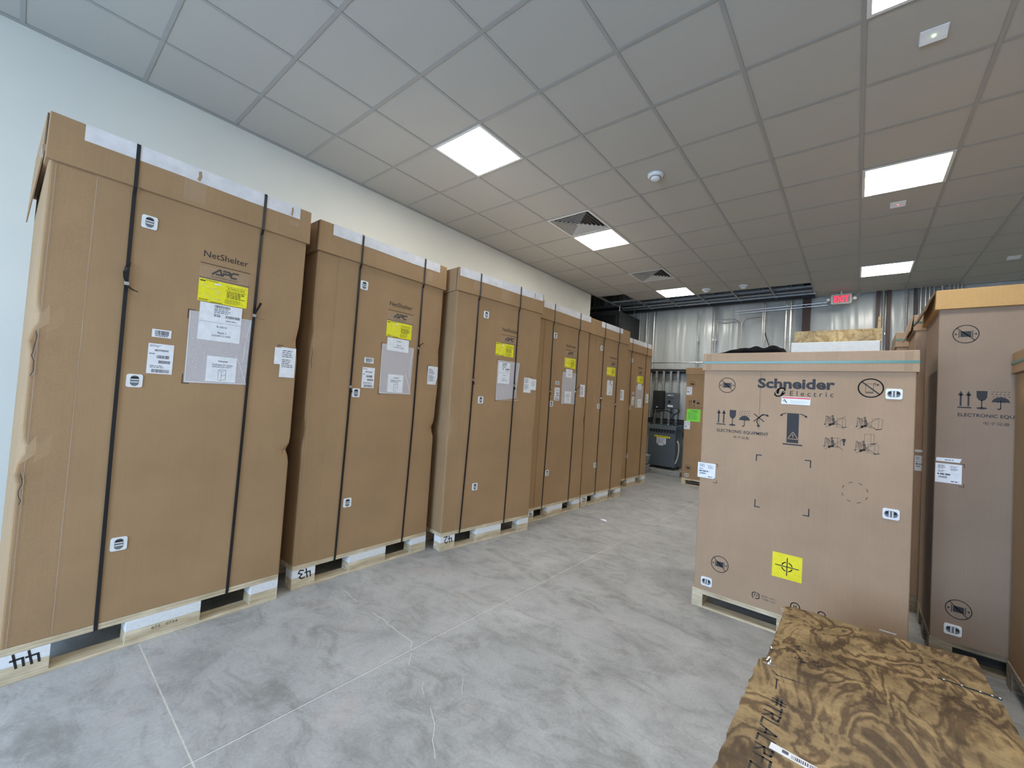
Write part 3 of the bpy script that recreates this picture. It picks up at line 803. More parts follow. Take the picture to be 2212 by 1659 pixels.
    if cfg.get('pouch', True):
        pu = cfg['pu']; sk = cfg.get('pskew', .006)
        po = MB().poly([(.560 + pu, 1.368 - z0), (.866 + pu - sk, 1.368 - z0 + sk), (.868 + pu, 1.768 - z0), (.558 + pu, 1.768 - z0)], front, pn + .0012, pn + .0018).build('document_pouch', 'film', t)
        mb = MB()
        for pts in ([(.862 + pu, 1.76 - z0), (.842 + pu, 1.62 - z0), (.838 + pu, 1.52 - z0)], [(.80 + pu, 1.54 - z0), (.83 + pu, 1.47 - z0), (.864 + pu, 1.375 - z0)], [(.564 + pu, 1.374 - z0), (.862 + pu, 1.377 - z0)], [(.563 + pu, 1.374 - z0), (.561 + pu, 1.762 - z0)]):
            mb.stroke(pts, .0025, front, pn + .0022)
        mb.build('pouch_crease', 'label', po)
        if cfg.get('leaf', True):
            lu = cfg.get('lu', .657); lf = sheet(t, 'leaflet', lu, 1.382 - z0, lu + .149, 1.528 - z0, 'label', .0034)
            q = .0044; mb = MB()
            mb.text('Schneider', (lu + .055, 1.497 - z0, lu + .105, 1.507 - z0), front, q, .02)
            mb.text('NetShelter SX Cabinet', (lu + .028, 1.476 - z0, lu + .130, 1.486 - z0), front, q, .01)
            greek(mb, lu + .028, 1.464 - z0, lu + .130, 1.473 - z0, 2, q, k, .5)
            for st in ([(.060, .01), (.060, .065), (.075, .072), (.098, .068), (.098, .015), (.075, .006), (.060, .01)], [(.075, .006), (.075, .060), (.060, .065)], [(.075, .060), (.098, .068)], [(.075, .033), (.098, .041)]):
                mb.stroke([(lu + a, 1.384 - z0 + b) for a, b in st], .0016, front, q)
            mb.build('leaflet_print', 'ink_grey', lf)
    # rack identification sheet
    ru0, ru1, rv0, rv1 = cfg['rack']
    rk = sheet(t, 'rack_label', ru0, rv0 - z0, ru1, rv1 - z0, 'label', .0032); q = .0042
    mb = MB(); cw = ru1 - ru0; vb = rv0 - z0
    mb.text('R-24212', (ru0 + cw * .42, vb + .078, ru0 + cw * .66, vb + .088), front, q, .015)
    mb.text('Rack %d' % k, (ru0 + cw * .45, vb + .044, ru0 + cw * .65, vb + .0555), front, q, .015)
    mb.text('LN24411L%d' % (1543 + k), (ru0 + cw * .32, vb + .027, ru0 + cw * .76, vb + .037), front, q, .015)
    if rv1 - rv0 > .15:
        mb.rect(ru0, vb + .105, ru1, vb + .1062, front, q); top = rv1 - z0
        barcode(mb, ru0 + cw * .33, top - .021, ru0 + cw * .70, top - .006, q, k); greek(mb, ru0 + cw * .33, top - .052, ru0 + cw * .78, top - .023, 3, q, k + 5, .42)
        barcode(mb, ru0 + cw * .60, top - .073, ru0 + cw * .95, top - .058, q, k + 2); greek(mb, ru0 + cw * .33, top - .074, ru0 + cw * .5, top - .057, 2, q, k + 8, .6); greek(mb, ru0 + cw * .62, top - .094, ru0 + cw * .9, top - .082, 1, q, k, .3)
    mb.build('label_print', 'ink_grey', rk)
    # barcode sticker and stock label
    if cfg.get('stock', True):
        bu = cfg.get('bu', .409); bs = sheet(t, 'barcode_sticker', bu, 1.597 - z0, bu + .080, 1.639 - z0); mb = MB()
        barcode(mb, bu + .012, 1.609 - z0, bu + .070, 1.633 - z0, .0018, k + 4); greek(mb, bu + .014, 1.601 - z0, bu + .068, 1.607 - z0, 1, .0018, k, .7); mb.build('label_print', 'ink_grey', bs)
        lu = bu - .009; ls = sheet(t, 'stock_label', lu, 1.405 - z0, lu + .106, 1.563 - z0); mb = MB(); q = .0018; vb = 1.405 - z0
        mb.text('MSW500642', (lu + .028, vb + .118, lu + .085, vb + .129), front, q, .02)
        for a, b, c, d in ((.036, .081, .088, .098), (.046, .055, .095, .071), (.020, .006, .092, .024)): barcode(mb, lu + a, vb + b, lu + c, vb + d, q, k + int(a * 1000))
        greek(mb, lu + .006, vb + .140, lu + .055, vb + .152, 2, q, k, .4); greek(mb, lu + .006, vb + .100, lu + .030, vb + .112, 1, q, k, .3); greek(mb, lu + .012, vb + .030, lu + .092, vb + .046, 2, q, k + 1, .4)
        mb.build('label_print', 'ink_grey', ls)
    # shipping papers at the right edge
    su = cfg['su']
    if k in (3,):
        s2 = sheet(t, 'shipping_label', su + .10, 1.500 - z0, su + .192, 1.617 - z0, 'label', .0020)
        greek(mb := MB(), su + .118, 1.54 - z0, su + .185, 1.60 - z0, 5, .0030, k, .25); mb.build('label_print', 'ink_soft', s2)
        s1 = sheet(t, 'shipping_label', su, 1.466 - z0, su + .110, 1.624 - z0, 'label', .0034)
    elif k == 1:
        s2 = sheet(t, 'shipping_label', su, 1.518 - z0, su + .10, 1.625 - z0, 'label', .0020)
        s1 = sheet(t, 'shipping_label', su + .036, 1.437 - z0, su + .130, 1.630 - z0, 'label', .0034); su += .036
    else:
        s1 = sheet(t, 'shipping_label', su, 1.473 - z0, su + .112, 1.635 - z0, 'label', .0020)
    q = .0045; mb = MB()
    greek(mb, su + .010, 1.565 - z0, su + .075, 1.615 - z0, 4, q, k, .38); greek(mb, su + .010, 1.500 - z0, su + .080, 1.556 - z0, 5, q, k + 4, .38)
    mb.build('label_print', 'ink_grey', s1)
    if k == 1:
        # torn end panel of the lid, flaring out along the left side
        f = MB(); a = [(-o - .002, .01, ZT - .004), (-o - .002, D, ZT - .004), (-.024, D + .01, 2.20 - z0), (-.016, .03, 2.350 - z0)]
        f.hexa(a, [(x - .005, y, z) for x, y, z in a]); f.build('torn_flap', 'card', lid)
        f = MB(); a = [(-.024, .0, 2.39 - z0), (-.010, .0, 2.40 - z0), (-.018, .02, 2.34 - z0), (-.030, .02, 2.35 - z0)]
        f.hexa(a, [(x, y - .004, z) for x, y, z in a]); f.build('torn_scrap', 'line_pale', lid)
    return t

def place(k, xl, yl, xr, yr, cfg, plabel, num, stamp=None):
    ang = math.atan2(yr - yl, xr - xl)
    rack_carton(k, xl, yl, ang, cfg)
    pallet(plabel, cfg.get('W', 1.15) - .005, .74, .160, (xl, yl, 0), ang, num, stamp)

D_ = [(1, 1.55, .10, .014), (1, .80, .05, .012), (1, 1.2, .35, -.004)]
place(1, .252, -2.283, .22, -1.127, dict(
    label='tall brown carton labelled Rack 1, nearest in the row, its lid torn at one end', tape=(.101, 1.093), dents=[(1, 1.52, .07, .014), (1, .80, .035, .013), (0, 1.46, .05, .012), (0, 1.36, .04, -.008), (0, .87, .05, .012), (0, .78, .03, -.010)],
    straps=[((.289, .296, .304), 1.846, 2), ((.882, .869, .859), 1.799, 1)], clear=[(1.03, 2.42, .06, .03), (.48, 2.36, .10, .18)], scuff=((.535, .022), (1.035, .014)), W=1.155,
    crease=(.0225, .1565), folds=((.014, 1.36, 1.56), (.015, .79, .93)), pu=0., yu=.588, rack=(.602, .811, 1.615, 1.827), su=1.012),
    'pale wooden pallet marked 44 under the nearest rack carton', '44', '673   0734')
place(2, .173, -1.025, .156, .133, dict(
    label='tall brown carton labelled Rack 2, second from the camera in the row', tape=(.086, 1.083), dents=[(0, 1.60, .09, .013), (0, .93, .06, .010), (1, .92, .05, .014), (1, 1.62, .05, .008), (1, 1.3, .12, -.006)],
    straps=[((.320, .310, .295), 1.406, 0), ((.915, .908, .885), 1.775, 3)], clear=[(.94, 2.37, .065, .085)], W=1.155,
    crease=(.019,), folds=((.012, 1.52, 1.66),), pu=-.001, yu=.586, rack=(.600, .810, 1.719, 1.824), su=1.036, vu=.331, lu=.631, bu=.412),
    'pale wooden pallet marked 43 under the second rack carton', '43')
place(3, .281, .187, .397, 1.325, dict(
    label='tall brown carton labelled Rack 3, turned slightly, third in the row', tape=(.004, 1.138), W=1.14, scuff=((1.0, .014),), dents=[(0, 1.75, .08, .010), (0, .95, .08, .012), (1, 1.52, .08, .010), (1, .83, .05, .008)],
    straps=[((.252, .236, .203), 1.546, 0), ((.793, .781, .765), 1.530, 0)], clear=[(.16, 2.38, .08, .17), (.52, 2.36, .10, .19), (.93, 2.42, .035, .05)],
    crease=(.017,), pu=-.016, yu=.505, yv=-.019, rack=(.555, .713, 1.538, 1.750), su=.930, vu=.322, brand=(-.024, -.019), leaf=False, stock=False, pskew=.03),
    'pale wooden pallet marked 42 under the third rack carton', '42')
place(4, .260, 1.430, .298, 2.570, dict(
    label='tall brown carton labelled Rack 4, behind the turned third one', tape=(.10, 1.138), dents=[(1, 1.0, .06, .008), (0, 1.2, .2, .004)],
    straps=[((.315, .323, .301), 1.509, 0), ((.885, .869, .853), 1.534, 1)], clear=[(.33, 2.38, .07, .17), (.83, 2.42, .03, .09)], W=1.14,
    pu=.009, yu=.596, yv=-.010, rack=(.636, .779, 1.703, 1.808), su=.985, lu=.635, bu=.429, vu=.338, brand=(.011, 0)),
    'pale wooden pallet marked 41 under the fourth rack carton', '41')
place(5, .280, 2.626, .324, 3.757, dict(
    label='tall brown carton labelled Rack 5, fifth in the row, with short tape on its lid', tape=(.270, .900), W=1.13, dents=[(1, .95, .06, .010)],
    straps=[((.375, .362, .352), 1.48, 0), ((.803, .796, .772), 1.408, 0)],
    pu=-.03, yu=.500, yv=-.015, rack=(.522, .690, 1.532, 1.749), su=.946, vu=.287, brand=(-.035, -.015), pouch=False, stock=False),
    'pale wooden pallet marked 40 under the fifth rack carton', '40')
place(6, .072, 4.095, .111, 5.245, dict(
    label='tall brown carton labelled Rack 6, farthest in the row by the transformer', tape=(.20, 1.108), dents=[(0, 1.2, .2, .004)],
    straps=[((.332, .340, .345), 1.50, 0), ((.930, .900, .885), 1.47, 0)],
    pu=.004, yu=.590, yv=-.020, rack=(.629, .788, 1.698, 1.803), su=.988, lu=.655, bu=.432, brand=(.008, -.015)),
    'pale wooden pallet under the sixth and farthest rack carton', None)

# ---------------------------------------------------------------- symbols for the pale equipment cartons
def sym_noclamp(mb, cx, cz, r, n):
    mb.stroke(arc(cx, cz, r, r, 0, 360, 36), r * .075, front, n)
    mb.rect(cx - r * .42, cz - r * .32, cx + r * .42, cz + r * .32, front, n)
    for s_ in (-1, 1):
        mb.rect(cx + s_ * r * .52 - r * .035, cz - r * .38, cx + s_ * r * .52 + r * .035, cz + r * .38, front, n)
        x = cx + s_ * r * .74; mb.poly([(x - s_ * r * .12, cz), (x + s_ * r * .1, cz - r * .12), (x + s_ * r * .1, cz + r * .12)], front, n)
    a = math.radians(135); mb.stroke([(cx + r * math.cos(a), cz + r * math.sin(a)), (cx - r * math.cos(a), cz - r * math.sin(a))], r * .08, front, n)
def sym_up(mb, u0, v0, u1, v1, n):
    mb.rect(u0, v0, u1, v0 + .007, front, n)
    for f_ in (.22, .78):
        x = u0 + (u1 - u0) * f_
        mb.rect(x - .004, v0 + .012, x + .004, v1 - .020, front, n); mb.poly([(x - .012, v1 - .028), (x + .012, v1 - .028), (x, v1)], front, n)
def sym_glass(mb, u0, v0, u1, v1, n):
    cx = (u0 + u1) / 2; h = v1 - v0; a = (u1 - u0) / 2
    mb.poly([(u0, v1), (u0 + .001, v1 - h * .35), (cx - a * .6, v1 - h * .50), (cx, v1 - h * .56), (cx + a * .6, v1 - h * .50), (u1 - .001, v1 - h * .35), (u1, v1)], front, n)
    mb.rect(cx - .0025, v0 + .004, cx + .0025, v1 - h * .5, front, n); mb.poly(arc(cx, v0 + .004, a, .006, 0, 340, 14), front, n)
def sym_umbrella(mb, u0, v0, u1, v1, n):
    cx = (u0 + u1) / 2; a = (u1 - u0) / 2; h = v1 - v0; b = v0 + h * .36
    p_ = arc(cx, b, a, h * .32, 0, 180, 16)
    sc = []
    for i in range(3):
        x0 = u0 + (u1 - u0) * i / 3; sc += arc(x0 + a / 3, b, a / 3, h * .04, 180, 0, 4)[:-1]
    mb.poly(p_ + sc[1:], front, n)
    mb.stroke([(cx, b + .01), (cx, v0 + h * .06), (cx - .004, v0), (cx - .012, v0 + h * .03)], .0045, front, n)
    for i in range(5):
        for j in range(3): mb.rect(u0 + .004 + i * (u1 - u0 - .01) / 4 - (.004 if j % 2 else 0), v1 - .006 - j * .014, u0 + .007 + i * (u1 - u0 - .01) / 4 - (.004 if j % 2 else 0) + .002, v1 - .002 - j * .014, front, n)
def sym_noroll(mb, u0, v0, u1, v1, n):
    wd, h = u1 - u0, v1 - v0; f = lambda *p_: [(u0 + a * wd, v0 + b * h) for a, b in p_]
    mb.stroke(f((.05, .42), (.62, .95)), .0055, front, n); mb.stroke(f((.05, .95), (.68, .45)), .0055, front, n)
    mb.stroke(f((.36, .68), (.52, .88), (.72, .93), (.86, .90)), .006, front, n); mb.poly(f((.82, .80), (1.0, .84), (.86, 1.0)), front, n)
    mb.stroke(f((.30, .64), (.24, .40), (.34, .15)), .006, front, n); mb.poly(f((.22, .14), (.46, .18), (.38, .0)), front, n)
def ticks(mb, pts, n, wd=.006):
    for p_ in pts: mb.stroke(p_, wd, front, n)

def doc_label(t, u0, v0, u1, v1, cut, seed, n=.0008):
    s_ = sheet(t, 'shipping_label', u0, v0, u1, v1, 'label', n, .0006, cut); mb = MB(); q = n + .0012; wd, h = u1 - u0, v1 - v0
    g_ = lambda a, b, c, d, r_, sd, w_=.45: greek(mb, u0 + a * wd, v0 + b * h, u0 + c * wd, v0 + d * h, r_, q, sd, w_)
    g_(.10, .72, .42, .93, 4, seed); g_(.55, .80, .92, .92, 2, seed + 1, .3); g_(.58, .66, .90, .78, 3, seed + 2); g_(.10, .54, .36, .64, 2, seed + 3); g_(.08, .38, .72, .48, 1, seed + 4, .75)
    barcode(mb, u0 + .12 * wd, v0 + .24 * h, u0 + .46 * wd, v0 + .34 * h, q, seed); g_(.60, .05, .92, .15, 1, seed + 6, .5)
    mb.build('label_print', 'ink_grey', s_)

class Bag:
    def __init__(s, t, mat): s.t, s.mat = t, mat
    def __call__(s, name, fn, *a):
        mb = MB(); fn(mb, *a); o = mb.build(name, s.mat, s.t)
        if name.endswith('_text'): o['kind'] = 'stuff'
        return o
    def text(s, *a): return s('printed_text', lambda mb: mb.text(*a))
    def stroke(s, *a): return s('printed_line', lambda mb: mb.stroke(*a))
    def poly(s, *a): return s('printed_shape', lambda mb: mb.poly(*a))
    def rect(s, *a): return s('printed_bar', lambda mb: mb.rect(*a))

# ---- big pale equipment carton in the middle
def big_carton():
    global front
    x0, y0, zb, W, D = 2.212, .914, .126, 1.120, .86
    t = thing('cardboard_carton', 'wide pale carton printed Schneider Electric with teal strap round its lid', 'box', (x0, y0, zb), 0, 'pale equipment cartons')
    carton_body(W, D, 1.68 - zb + .10, [(0, .9, .3, .002)], None, .006).build('body', 'card_pale', t)
    lid = lid_mesh(W, D, 1.693 - zb, 1.818 - zb, .010, .002).build('lid', 'card_pale', t, bevel=.003)
    sp = MB(); a, b = 1.744 - zb, 1.759 - zb; o = .0125
    sp.box(-o, -o, a, W + o, -o + .001, b); sp.box(-o, D + o - .001, a, W + o, D + o, b); sp.box(-o, -o, a, -o + .001, D + o, b); sp.box(W + o - .001, -o, a, W + o, D + o, b)
    sp.build('strap', 'strap_teal', lid)
    mb = MB()
    for x in (.012, W - .052): mb.poly([(x, 1.700 - zb), (x + .035, 1.700 - zb), (x + .035, 1.810 - zb), (x, 1.810 - zb)], lambda u, v, q: (u, -.0104 - .002 * (1.818 - zb - v) / .125, v))
    mb.build('tape_stain', 'stain', lid)
    n = .0008
    F = lambda u, v, q: (u - x0, -q, v - zb)          # prints are laid out in metres from the room origin
    keep = front; front = F
    ink = Bag(t, 'ink')
    ink('no_clamp_symbol', sym_noclamp, 2.367, 1.590, .052, n)
    ink.text('Schneider', (2.556, 1.578, 2.972, 1.645), F, n, .035)
    ink.text('E l e c t r i c', (2.741, 1.5335, 2.966, 1.5655), F, n, 0)
    C2 = ((2.56752, 1.9971e-4, 8.463e-6), (1.69084, 7.812e-6, -2.43038e-4))
    A2 = lambda X, Y: (C2[0][0] + C2[0][1] * X + C2[0][2] * Y, C2[1][0] + C2[1][1] * X + C2[1][2] * Y)
    emb = MB()
    for pts, wd in (([(470, 545), (520, 500), (580, 475), (640, 470), (695, 490), (710, 520), (690, 540)], .0075), ([(520, 515), (505, 560), (490, 600), (520, 605)], .0085), ([(545, 490), (520, 590)], .007),
                    ([(425, 605), (430, 650), (470, 685), (540, 690), (610, 665), (660, 630), (690, 605)], .0085), ([(650, 570), (625, 620), (600, 655)], .008),
                    ([(435, 572), (500, 572)], .0025), ([(470, 532), (530, 530)], .0025), ([(630, 578), (712, 578)], .0025), ([(625, 605), (700, 603)], .0025)):
        emb.stroke([A2(*p_) for p_ in pts], wd, F, n)
    emb.build('emblem_print', 'ink', t)['kind'] = 'stuff'
    mb = MB(); mb.stroke(arc(3.138, 1.597, .056, .054, 0, 360, 40), .0065, F, n); mb.stroke([(3.098, 1.633), (3.178, 1.561)], .0065, F, n); mb.build('no_hook_symbol', 'ink', t)
    ink('up_arrows_symbol', sym_up, 2.309, 1.309, 2.368, 1.416, n); ink('fragile_glass_symbol', sym_glass, 2.391, 1.309, 2.432, 1.417, n); ink('umbrella_symbol', sym_umbrella, 2.452, 1.309, 2.519, 1.417, n); ink('no_roll_symbol', sym_noroll, 2.538, 1.310, 2.631, 1.405, n)
    ink.text('ELECTRONIC EQUIPMENT', (2.314, 1.255, 2.631, 1.279), F, n, .015)
    # tip warning: tall block on a base with two falling arrows
    tri = [(2.740, 1.254), (2.794, 1.254), (2.766, 1.300)]
    mb = MB()
    mb.poly([(2.733, 1.229), (2.796, 1.229), (2.795, 1.420), (2.731, 1.420)], F, n); mb.rect(2.712, 1.214, 2.818, 1.222, F, n)
    mb.stroke([(2.723, 1.418), (2.708, 1.413), (2.698, 1.403)], .005, F, n); mb.poly([(2.692, 1.396), (2.708, 1.402), (2.697, 1.412)], F, n)
    mb.stroke([(2.803, 1.418), (2.820, 1.412), (2.832, 1.402)], .005, F, n); mb.poly([(2.838, 1.395), (2.836, 1.410), (2.823, 1.402)], F, n)
    mb.build('tip_warning_symbol', 'ink', t)
    for tk in ([[(2.568, 1.088), (2.568, 1.126), (2.596, 1.126)], [(2.836, 1.128), (2.865, 1.128), (2.865, 1.086)], [(2.571, 0.826), (2.571, .781), (2.598, .781)], [(2.866, .826), (2.866, .783), (2.838, .783)]]): ink.stroke(tk, .006, F, n)
    mb = MB()
    for k in range(8): mb.stroke(arc(3.083, .973, .060, .060, 12 + 45 * k, 28 + 45 * k, 4), .0028, F, n)
    mb.build('dashed_ring_print', 'ink', t)['kind'] = 'stuff'
    ink('no_clamp_symbol', sym_noclamp, 2.374, .336, .054, n)
    mb = MB()
    mb.stroke([(2.585, .183), (2.579, .190), (2.579, .212), (2.588, .219), (2.600, .219)], .005, F, n); mb.stroke([(2.607, .219), (2.618, .214), (2.619, .190), (2.610, .182), (2.598, .182)], .005, F, n)
    mb.stroke([(2.588, .207), (2.596, .207), (2.590, .194)], .0032, F, n); mb.stroke([(2.602, .207), (2.609, .205), (2.604, .194)], .0032, F, n)
    mb.build('recycling_symbol', 'ink', t)
    mb = MB()
    mb.stroke(arc(2.816, .205, .024, .024, 0, 360, 24), .005, F, n); mb.rect(2.808, .196, 2.813, .214, F, n); mb.rect(2.818, .196, 2.823, .214, F, n)
    mb.build('carton_symbol', 'ink', t)
    ink.stroke(arc(2.950, .206, .018, .018, 0, 180, 12), .005, F, n)
    w_ = MB(); w_.stroke(tri, .004, F, n + .0005, True); w_.rect(2.7645, 1.268, 2.7685, 1.286, F, n + .0005); w_.rect(2.7645, 1.260, 2.7685, 1.264, F, n + .0005); w_.build('warning_triangle', 'card_pale', t)
    soft = MB()
    soft.text('电子设备', (2.422, 1.222, 2.520, 1.240), F, n, 0)
    soft.text('纸箱 <PE5>', (2.632, .204, 2.716, .215), F, n); soft.text('气泡袋 <PE4>', (2.632, .186, 2.716, .197), F, n)
    soft.stroke([(3.115, 1.575), (3.115, 1.622), (3.150, 1.622), (3.150, 1.575), (3.115, 1.575)], .002, F, n); soft.rect(3.115, 1.566, 3.150, 1.572, F, n)
    soft.stroke([(3.150, 1.622), (3.158, 1.628), (3.158, 1.612)], .003, F, n); soft.stroke([(3.163, 1.617), (3.175, 1.617)], .004, F, n); soft.stroke([(3.169, 1.611), (3.169, 1.623)], .004, F, n)
    # four crossed-out lift truck pictures
    C3 = ((2.87924, 1.554e-4, 5.83e-6), (1.45824, 1.678e-5, -2.0041e-4))
    A3 = lambda X, Y: (C3[0][0] + C3[0][1] * X + C3[0][2] * Y, C3[1][0] + C3[1][1] * X + C3[1][2] * Y)
    def truck(ox, oy, load, tall=False, arrow=False):
        P = lambda *q: [A3(ox + a, oy + b) for a, b in q]
        for q in (((0, -20), (-20, 220)), ((0, -20), (190, -5)), ((130, 0), (170, 230)), ((-5, 100), (160, 110)), ((40, 0), (40, 100)), ((75, 0), (70, 100)), ((-15, 150), (120, 150)), ((0, 200), (120, 205)), ((100, 100), (110, 210)), ((60, 20), (150, 90))): soft.stroke(P(*q), .0018, F, n)
        for q in (((200, -40), (215, 230)), ((235, -40), (245, 230)), ((200, -40), (235, -40)), ((205, 60), (250, 60)), ((260, 50), (280, 200))): soft.stroke(P(*q), .0034, F, n)
        soft.poly(arc(*A3(ox - 30, oy + 225), .0036, .005, 0, 330, 10), F, n); soft.poly(arc(*A3(ox + 125, oy + 250), .0066, .0066, 0, 330, 12), F, n)
        soft.poly([A3(ox + a, oy + b) for a, b in ((110, 200), (270, 190), (270, 245), (120, 260))], F, n)
        soft.stroke(P((0, -50), (290, 150), (560, 335)), .0022, F, n); soft.stroke(P((620, -10), (330, 140), (0, 310)), .0018, F, n)
        soft.stroke(P((270, 215), (380, 245)), .0024, F, n)
        for q in load: soft.stroke(P(*q), .0013, F, n)
    truck(330, 270, [((350, 310), (350, 45), (560, 50), (620, 75), (615, 330)), ((520, 50), (520, 330)), ((310, 300), (520, 340))])
    soft.stroke([A3(840, 610), A3(970, 590)], .004, F, n)
    truck(1300, 345, [((380, 300), (440, 10), (640, 15), (730, 50), (690, 310)), ((620, 20), (590, 310)), ((310, 250), (560, 320))])
    soft.stroke([A3(1840, 675), A3(1985, 662)], .005, F, n)
    truck(310, 945, [((210, 260), (210, -30), (390, -35), (490, 0), (470, 250)), ((390, -30), (390, 250)), ((230, 240), (430, 270))])
    ink2 = MB(); ink2.poly([A3(835, 945), A3(955, 955), A3(912, 1085), A3(872, 1085)][::-1], F, n); ink2.poly([A3(850, 1085), A3(932, 1100), A3(892, 1160)][::-1], F, n); ink2.build('arrow_print', 'ink', t)
    truck(1260, 1050, [((240, -20), (250, -250), (530, -240), (510, 0)), ((430, -250), (420, 0)), ((340, 280), (350, 50), (640, 60), (630, 320)), ((540, 50), (530, 320)), ((280, 280), (560, 330))])
    soft.stroke([A3(1680, 1090), A3(1805, 1075)], .005, F, n); soft.stroke([A3(1780, 1385), A3(1920, 1370)], .005, F, n)
    soft.build('pictogram_print', 'ink_soft', t)['kind'] = 'stuff'
    lr = MB(); lr.poly([(2.695, 1.478), (2.850, 1.476), (2.852, 1.525), (2.697, 1.527)], F, n, n + .0006); ls = lr.build('warning_label', 'label', t)
    MB().poly([(2.700, 1.515), (2.850, 1.513), (2.850, 1.522), (2.701, 1.524)], F, n + .001).build('red_band', 'red', ls)
    mb = MB(); mb.stroke([(2.712, 1.506), (2.724, 1.488)], .006, F, n + .001); mb.stroke([(2.705, 1.502), (2.711, 1.492)], .003, F, n + .001)
    mb.build('label_print', 'ink_grey', ls)
    mb = MB(); greek(mb, 2.745, 1.484, 2.838, 1.506, 3, n + .001, 5, .25); mb.build('fine_print', 'pale_plastic', ls)
    insert(t, 3.204, 1.536, .072, .060, 0, 'v'); insert(t, 3.209, .852, .072, .060, 0, 'v'); insert(t, 2.258, .160, .072, .062, 0, 'v')
    doc_label(t, 2.199, .917, 2.318, 1.024, .012, 21, .0018)
    mb = MB(); ticks(mb, [[(2.318, 1.026), (2.330, 1.024), (2.330, 1.006)], [(2.306, .893), (2.329, .892), (2.329, .908)]], n, .004); mb.build('corner_marks', 'ink_soft', t)
    ys = sheet(t, 'target_sticker', 2.684, .359, 2.844, .516, 'yellow2')
    mb = MB(); q = n + .0012
    mb.rect(2.762, .382, 2.7675, .494, F, q); mb.rect(2.700, .4345, 2.828, .440, F, q)
    for k in range(4): mb.stroke(arc(2.7647, .4372, .028, .028, 18 + 90 * k, 72 + 90 * k, 6), .0055, F, q)
    mb.build('crosshair_print', 'ink', ys)
    sheet(t, 'tape_strip', 3.212, .221, 3.284, .227)
    mb = MB(); mb.stroke([(2.572, 1.690), (2.572, 1.58), (2.574, 1.42), (2.572, 1.30)], .0016, F, n); mb.build('board_crease', 'ink_soft', t)
    mb = MB()
    rnd = random.Random(5)
    for _ in range(16):
        x = rnd.uniform(3.15, 3.27); z = .36 - (x - 3.15) * .35 + rnd.uniform(-.05, .05); mb.stroke([(x, z), (x + rnd.uniform(.01, .04), z - rnd.uniform(.004, .018))], .0016, F, n)
    mb.build('scuff_marks', 'line_pale', t)
    front = keep
    pallet('pale wooden pallet under the wide Schneider Electric carton', W + .012, D, .126, (x0 - .012, y0, 0), 0, None, None, False, False, ((0, .072), (.52, .60), (1.06, None)))
big_carton()

# ---- things resting on the wide carton's lid
def cloth():
    mb = MB(); nx, ny = 40, 16; rnd = random.Random(8); top, bot = [], []
    x0, x1, y0, y1, z = 2.24, 2.70, 1.00, 1.36, 1.819
    prof = [(0, .004), (.07, .012), (.2, .024), (.30, .036), (.40, .034), (.55, .040), (.70, .037), (.85, .042), (.93, .030), (1, .004)]
    for j in range(ny + 1):
        for i in range(nx + 1):
            s_, r_ = i / nx, j / ny
            for (a, ha), (b, hb) in zip(prof[:-1], prof[1:]):
                if a <= s_ <= b: h = ha + (hb - ha) * (s_ - a) / (b - a); break
            h *= math.sin(PI * min(max(r_, .06), .94)) ** .5
            h *= 1.75 + .15 * math.sin(s_ * 31 + r_ * 7) + .12 * math.sin(s_ * 17 - r_ * 19)
            top.append((x0 + (x1 - x0) * s_, y0 + (y1 - y0) * r_ + .012 * math.sin(s_ * 23), z + .002 + max(h, .001)))
    n = (nx + 1) * (ny + 1)
    bot = [(x, y, z + .0008) for x, y, _ in top]
    fs = [(j * (nx + 1) + i, j * (nx + 1) + i + 1, (j + 1) * (nx + 1) + i + 1, (j + 1) * (nx + 1) + i) for j in range(ny) for i in range(nx)]
    rim = [i for i in range(nx + 1)] + [j * (nx + 1) + nx for j in range(1, ny + 1)] + [ny * (nx + 1) + i for i in range(nx - 1, -1, -1)] + [j * (nx + 1) for j in range(ny - 1, 0, -1)]
    fs2 = [tuple(n + q for q in f)[::-1] for f in fs] + [(rim[(k + 1) % len(rim)], rim[k], n + rim[k], n + rim[(k + 1) % len(rim)]) for k in range(len(rim))]
    mb.add(top + bot, fs + fs2)
    o = mb.build('crumpled_cloth', 'cloth', smooth=True); tag(o, 'crumpled black cloth lying on top of the wide pale carton', 'cloth')
cloth()
t = thing('white_packing_case', 'flat shiny white case wrapped in film on top of the wide pale carton', 'case', (2.722, 1.04, 1.819))
MB().box(0, 0, 0, .455, .36, .080).build('body', 'housing', t, bevel=.004)
sh = MB(); nn = 14
sh.add([(-.003 + .461 * i / nn, -.003 - random.uniform(0, .003), .001 + .078 * j / 6) for j in range(7) for i in range(nn + 1)], [(j * (nn + 1) + i, j * (nn + 1) + i + 1, (j + 1) * (nn + 1) + i + 1, (j + 1) * (nn + 1) + i) for j in range(6) for i in range(nn)])
sh.build('stretch_film', 'film2', t, smooth=True)
t = thing('plywood_tray', 'shallow pale plywood tray standing on the flat white case', 'tray', (2.738, 1.06, 1.8995))
mb = MB().box(0, 0, 0, .445, .012, .078).build('front_board', 'ply_pale', t)
MB().box(0, .318, 0, .445, .33, .078).build('back_board', 'ply_pale', t); MB().box(0, .0125, 0, .012, .3175, .078).build('side_board', 'ply_pale', t); MB().box(.433, .0125, 0, .445, .3175, .078).build('side_board', 'ply_pale', t)
MB().box(.0125, .0125, 0, .4325, .3175, .010).build('bottom_board', 'ply_pale', t)
mb = MB()
for x in (.085, .245, .35): mb.cyl((x, -.001, .070), (x, .001, .070), .003, 8)
mb.build('nail_heads', 'ink', t)
MB().hexa([(.425, .03, .078), (.440, .03, .078), (.440, .06, .078), (.425, .06, .078)], [(.428, .03, .155), (.441, .03, .162), (.441, .06, .162), (.428, .06, .155)]).build('upright_slat', 'ply_pale', t)

